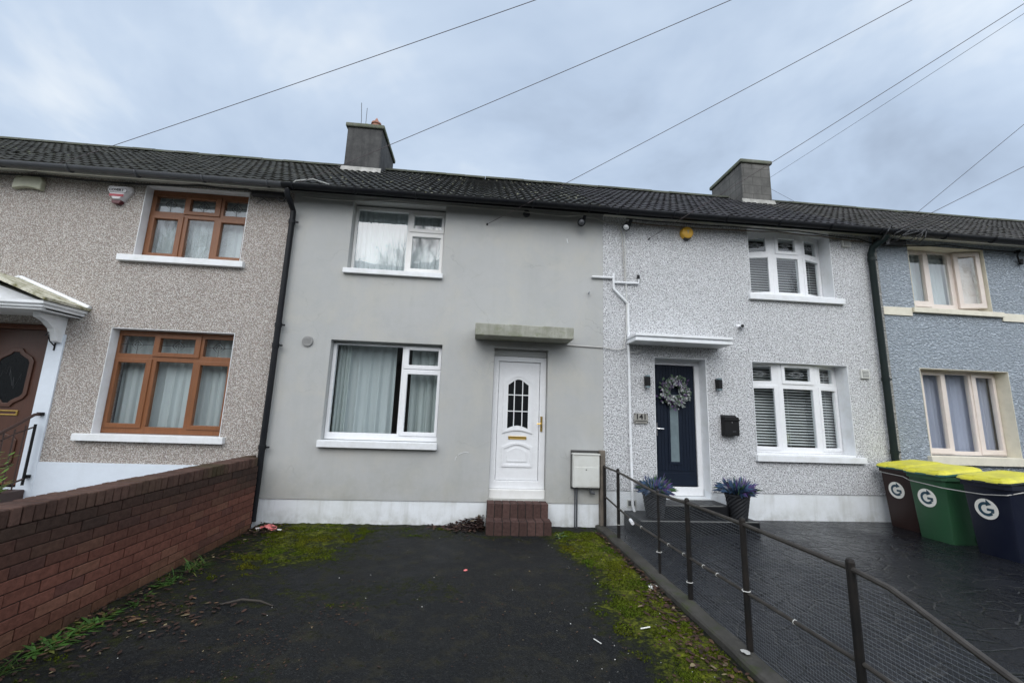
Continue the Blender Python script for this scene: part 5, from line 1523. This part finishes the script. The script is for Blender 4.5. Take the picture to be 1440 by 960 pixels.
for k in range(620):
    a = rnd.uniform(0, 6.28); rr = max(.07, .150+rnd.gauss(0, .046))
    c = Vector((cxw+rr*math.cos(a), .175+rnd.uniform(-.035, .03), czw+rr*math.sin(a))); g = rnd.uniform(.4, 1.4); r_ = rnd.random()
    wl.color((.20*g, .23*g, .22*g) if r_ < .36 else ((.06*g, .10*g, .06*g) if r_ < .64 else ((.09*g, .06*g, .13*g) if r_ < .88 else (.45*g, .45*g, .46*g))))
    an = a+rnd.choice((-1, 1))*rnd.uniform(.2, 1.3)
    d_ = Vector((math.cos(an), rnd.uniform(-.7, .2), math.sin(an))).normalized(); s = d_.cross(Vector((0, 1, 0))).normalized()
    ln = rnd.uniform(.035, .075)
    wl.add([c, c+d_*ln*.5+s*ln*.28, c+d_*ln, c+d_*ln*.5-s*ln*.28], [(0, 1, 2, 3)])
wl.build('leaves', M['foliage'], wr)
wb2 = MB()
for k in range(40):
    a = rnd.uniform(0, 6.28); rr = .165+rnd.gauss(0, .03); g = rnd.uniform(.6, 1.2)
    wb2.color((.35*g, .33*g, .40*g)); wb2.lathe([(.002, -.014), (.011, -.007), (.011, .007), (.002, .014)], (cxw+rr*math.cos(a), .15+rnd.uniform(-.01, .01), czw+rr*math.sin(a)), 7)
wb2.build('berries', M['foliage'], wr)
MB().tube([(cxw+.165*math.cos(a_), .19, czw+.165*math.sin(a_)) for a_ in [2*math.pi*k/24 for k in range(25)]], .018, 6).build('hoop', M['bark'], wr)
# tree ornament standing inside the lower bowed window
orn = MB().tube([(5.10, .24, 1.13), (5.10, .24, 1.25)], .006, 5)
for k in range(34):
    a = rnd.uniform(0, math.pi*2); rr = .12*rnd.random()**.5
    orn.tube([(5.10, .24, 1.25), (5.10+rr*.5*math.cos(a), .24, 1.32+rr*.5*math.sin(a)), (5.10+rr*math.cos(a), .24, 1.345+rr*math.sin(a)*.85)], .003, 4)
tag(orn.build('ornament', M['beige_box']), 'wire tree ornament standing in the lower bowed window', 'ornament')

# ================================================================== cables and overhead wires
def cable(pts, r, m, label, name='cable', sag=0.0):
    P = []
    for a_, b_ in zip(pts[:-1], pts[1:]):
        a_, b_ = Vector(a_), Vector(b_)
        for k in range(6):
            u = k/6; p = a_.lerp(b_, u); p.z -= sag*math.sin(math.pi*u); P.append(p)
    P.append(Vector(pts[-1]))
    return tag(MB().tube(P, r, 5).build(name, m, smooth=True), label, 'cable')
ye_ = -.03
cable([(-2.80, ye_, 4.80), (-2.2, ye_, 4.785), (-1.4, ye_, 4.845), (-.4, ye_, 4.835), (.5, ye_, 4.83), (1.3, ye_, 4.80), (1.55, -.12, 4.79), (1.85, ye_, 4.80), (2.12, ye_, 4.73)], .009, M['cable_grey'], 'pale grey cable running under the gutter of the grey house', sag=.008)
cable([(2.12, ye_, 4.76), (2.24, ye_, 4.70), (2.29, ye_, 4.55), (2.315, ye_, 4.1), (2.33, ye_, 3.74)], .010, M['cable_grey'], 'grey cable dropping down the speckled wall to the white conduit')
cable([(2.40, ye_, 4.80), (2.33, ye_, 4.60), (2.345, ye_, 4.1), (2.355, ye_, 3.2), (2.34, ye_, 2.9), (2.30, ye_, 2.66), (2.20, ye_, 2.63), (1.99, ye_, 2.655)], .008, M['cable_white'], 'white cable beside the conduit looping to the wall joint')
cable([(2.36, ye_, 4.78), (3.2, ye_, 4.76), (4.2, ye_, 4.78), (5.0, -.05, 4.80), (5.8, -.05, 4.775), (6.6, ye_, 4.74)], .011, M['cable_brown'], 'brown cable sagging under the gutter of the speckled white house', sag=.012)
cable([(2.36, -.05, 4.83), (3.2, -.05, 4.82), (4.2, -.05, 4.83), (5.4, -.06, 4.83), (6.5, -.05, 4.78), (6.9, -.04, 4.70), (7.4, ye_, 4.72), (8.2, ye_, 4.80), (9.3, ye_, 4.76), (10.5, ye_, 4.8)], .010, M['wire'], 'black cable along the eaves above the bowed window to the blue house', sag=.012)
cable([(-7.7, ye_, 4.80), (-6.4, ye_, 4.815), (-5.2, ye_, 4.80), (-4.3, -.05, 4.84), (-3.6, -.05, 4.83), (-3.3, -.06, 4.74), (-3.02, -.10, 4.73)], .016, M['wire'], 'thick black cable under the gutter of the tan pebbledash house', sag=.01)
cable([(1.40, -.012, 2.668), (1.6, -.012, 2.664), (1.975, -.012, 2.655)], .009, M['cable_grey'], 'short grey cable along the wall right of the concrete canopy')
cable([(2.38, ye_, 2.60), (2.50, ye_, 2.60), (2.58, ye_, 2.64), (2.57, ye_, 2.70)], .008, M['cable_white'], 'short white cable curling under the left of the white canopy')
for (xa, za, ang_) in ((-3.25, 4.70, .5), ):
    pass
jb = MB().box(-3.50, -3.04, -.13, -.05, 4.715, 4.79)
jb.tube([(-3.12, -.13, 4.70), (-3.05, -.18, 4.62), (-2.99, -.18, 4.62), (-2.98, -.16, 4.72)], .012, 5); jb.tube([(-3.4, -.12, 4.74), (-3.25, -.14, 4.62), (-3.2, -.14, 4.60)], .005, 5); jb.tube([(-3.45, -.12, 4.70), (-3.3, -.14, 4.66), (-3.4, -.14, 4.58)], .006, 5)
tag(jb.build('junction_box', M['wire']), 'black cable junction bundle under the eaves left of the first downpipe', 'junction box')
jb = MB().box(6.78, 7.30, -.14, -.05, 4.70, 4.78)
for k in range(7):
    x_ = 6.72+.10*k
    jb.tube([(x_, -.14, 4.74), (x_+rnd.uniform(-.1, .1), -.30, 4.66+rnd.uniform(-.03, .03)), (x_+rnd.uniform(-.1, .2), -.39, 4.74+rnd.uniform(-.03, .05)), (x_+rnd.uniform(0, .3), -.38, 4.86+rnd.uniform(-.04, .06)), (x_+rnd.uniform(.1, .4), -.26, 4.90)], .009, 5)
jb.box(6.79, 6.85, -.26, -.20, 4.62, 4.72)
tag(jb.build('junction_box', M['wire']), 'tangle of black cables under the eaves above the second downpipe', 'junction box')
cable([(-2.95, -.30, 4.72), (-2.78, -.36, 4.87), (-2.55, -.32, 4.94), (-2.35, -.22, 4.93)], .008, M['cable_white'], 'loose pale cable end lying on the tile edge above the first downpipe')
pole = empty('telegraph_pole', (8.9, -5.0, 0), 'wooden telegraph pole carrying the overhead wires at the right', 'pole')
MB().tube([(8.9, -5.0, -.1), (8.9, -5.0, 8.6)], [.14, .10], 14).build('shaft', M['bark'], pole, smooth=True)
MB().box(8.6, 9.2, -5.05, -4.95, 8.05, 8.15).build('crossarm', M['bark'], pole)
PT = (8.85, -4.95, 8.12)
def wire(end, label, sag, start=PT, r=.0042):
    a_, b_ = Vector(start), Vector(end); P = []
    for k in range(33):
        u = k/32; p = a_.lerp(b_, u); p.z -= sag*4*u*(1-u); P.append(p)
    return tag(MB().tube(P, r, 5).build('overhead_wire', M['line_wire']), label, 'wire')
wire((-6.9, -.03, 4.72), 'longest overhead wire crossing the sky to the tan pebbledash house', .10)
wire((-2.88, -.30, 4.80), 'overhead wire passing the left chimney to the first downpipe', .06)
wire((.075, -.02, 4.567), 'overhead wire reaching a hook on the grey wall beside the upper window', .05)
wire((2.755, -.02, 4.518), 'overhead wire ending on the speckled white wall left of the yellow alarm', .04)
wire((7.27, 3.2, 7.80), 'overhead wire ending at the right chimney', .03, r=.0036)
wire((6.9, -.25, 4.80), 'steep overhead wire dropping to the cable tangle above the second downpipe', .0, r=.0036)
wire((7.05, -.25, 4.90), 'flatter overhead wire leaving the cable tangle towards the right', .02, start=(12.1, -2.95, 7.82), r=.005)
wire((8.6, 3.5, 7.45), 'thin stay wire running from the right chimney down to the ridge', .0, start=(7.23, 3.2, 7.80), r=.0036)
hk = MB().tube([(.075, -.001, 4.56), (.075, -.04, 4.567)], .012, 6); tag(hk.build('wire_hook', M['black_iron']), 'small hook holding the wire on the upper grey wall', 'hook')
hk = MB().tube([(2.755, -.001, 4.51), (2.755, -.04, 4.518)], .012, 6); tag(hk.build('wire_hook', M['black_iron']), 'small hook holding the wire on the speckled wall', 'hook')
hk = MB().tube([(1.74, -.001, 3.53), (1.74, -.05, 3.53), (1.73, -.05, 3.50)], .012, 6); tag(hk.build('wall_peg', M['galv']), 'small grey peg in the grey wall below the white conduit arm', 'peg')
# rooftop aerials
ae = MB().tube([(-3.085, 3.2, 8.16), (-3.09, 3.2, 8.6), (-3.13, 3.2, 9.05)], .008, 5)
tag(ae.build('aerial', M['grey_gutter']), 'taller thin aerial rod on the left chimney', 'aerial')
ae = MB().tube([(-2.975, 3.2, 8.16), (-2.98, 3.2, 8.92)], .007, 5)
tag(ae.build('aerial', M['grey_gutter']), 'shorter thin aerial rod on the left chimney', 'aerial')

# ================================================================== across the road (seen only in the window glass)
def tree(x_, y_, h, seed, label):
    r_ = random.Random(seed); tr = empty('bare_tree', (x_, y_, -.3), label, 'tree')
    tk = MB(); cr = MB()
    def grow(p, d, ln, rad, depth):
        q = p + d*ln*.5 + Vector((r_.uniform(-.1, .1), r_.uniform(-.1, .1), 0))*ln; e = p + d*ln
        (tk if depth > 4 else cr).tube([p, q, e], [rad, rad*.85, rad*.7], 5 if depth > 3 else 3, cap=False)
        if depth == 0: return
        for k in range(3 if depth > 3 else 4):
            a = Vector((r_.uniform(-1, 1), r_.uniform(-1, 1), r_.uniform(-.1, .8))).normalized()
            nd = (d*.9 + a*.75).normalized()
            grow(e if k < 2 else q, nd, ln*r_.uniform(.62, .82), rad*.58, depth-1)
    grow(Vector((x_, y_, -.3)), Vector((0, 0, 1)), h*.24, h*.0085, 7)
    tk.build('trunk', M['bark'], tr); cr.build('crown', M['bark'], tr)
tree(-19.0, -21.5, 19, 3, 'bare winter tree across the road mirrored in the tan house windows')
tree(-5.0, -22.6, 20, 5, 'bare winter tree across the road mirrored in the grey house window')
tree(-10.5, -24.6, 20, 11, 'second bare winter tree across the road mirrored behind the grey house window')
tree(23.0, -22.8, 19, 8, 'bare winter tree across the road mirrored in the bowed windows')
row = empty('terrace_row', (2, -30, -.3), 'brown brick terrace across the road mirrored dimly in the lower windows', 'terrace')
M['far_brick'] = concrete('far_brick', (.13, .10, .085), (.08, .06, .05), None, .6)
ops_ = []
for k in range(-7, 9):
    ops_ += [(k*6.2+.6, k*6.2+2.2, 1.0, 2.4), (k*6.2+.6, k*6.2+2.2, 3.7, 4.9), (k*6.2+3.6, k*6.2+4.5, -.2, 2.1)]
MB().plate(-45, 58, -.3, 5.4, ops_, -27.0, -27.3).build('wall', M['far_brick'], row)
MB().box(-45, 58, -34.5, -27.31, -.3, 5.4).build('interior', M['room'], row)
rf_ = MB().add([(-45.3, -26.6, 5.3), (58.3, -26.6, 5.3), (58.3, -31, 8.2), (-45.3, -31, 8.2), (-45.3, -35.2, 5.3), (58.3, -35.2, 5.3)], [(0, 1, 2, 3), (3, 2, 5, 4), (0, 3, 4), (1, 5, 2)])
rf_.build('roof', M['roof_l'], row)

scene.view_settings.view_transform = 'Standard'
scene.view_settings.look = 'None'
scene.view_settings.exposure = 0
scene.render.engine = 'CYCLES'
scene.cycles.use_denoising = True
scene.cycles.max_bounces = 8
scene.cycles.transparent_max_bounces = 16
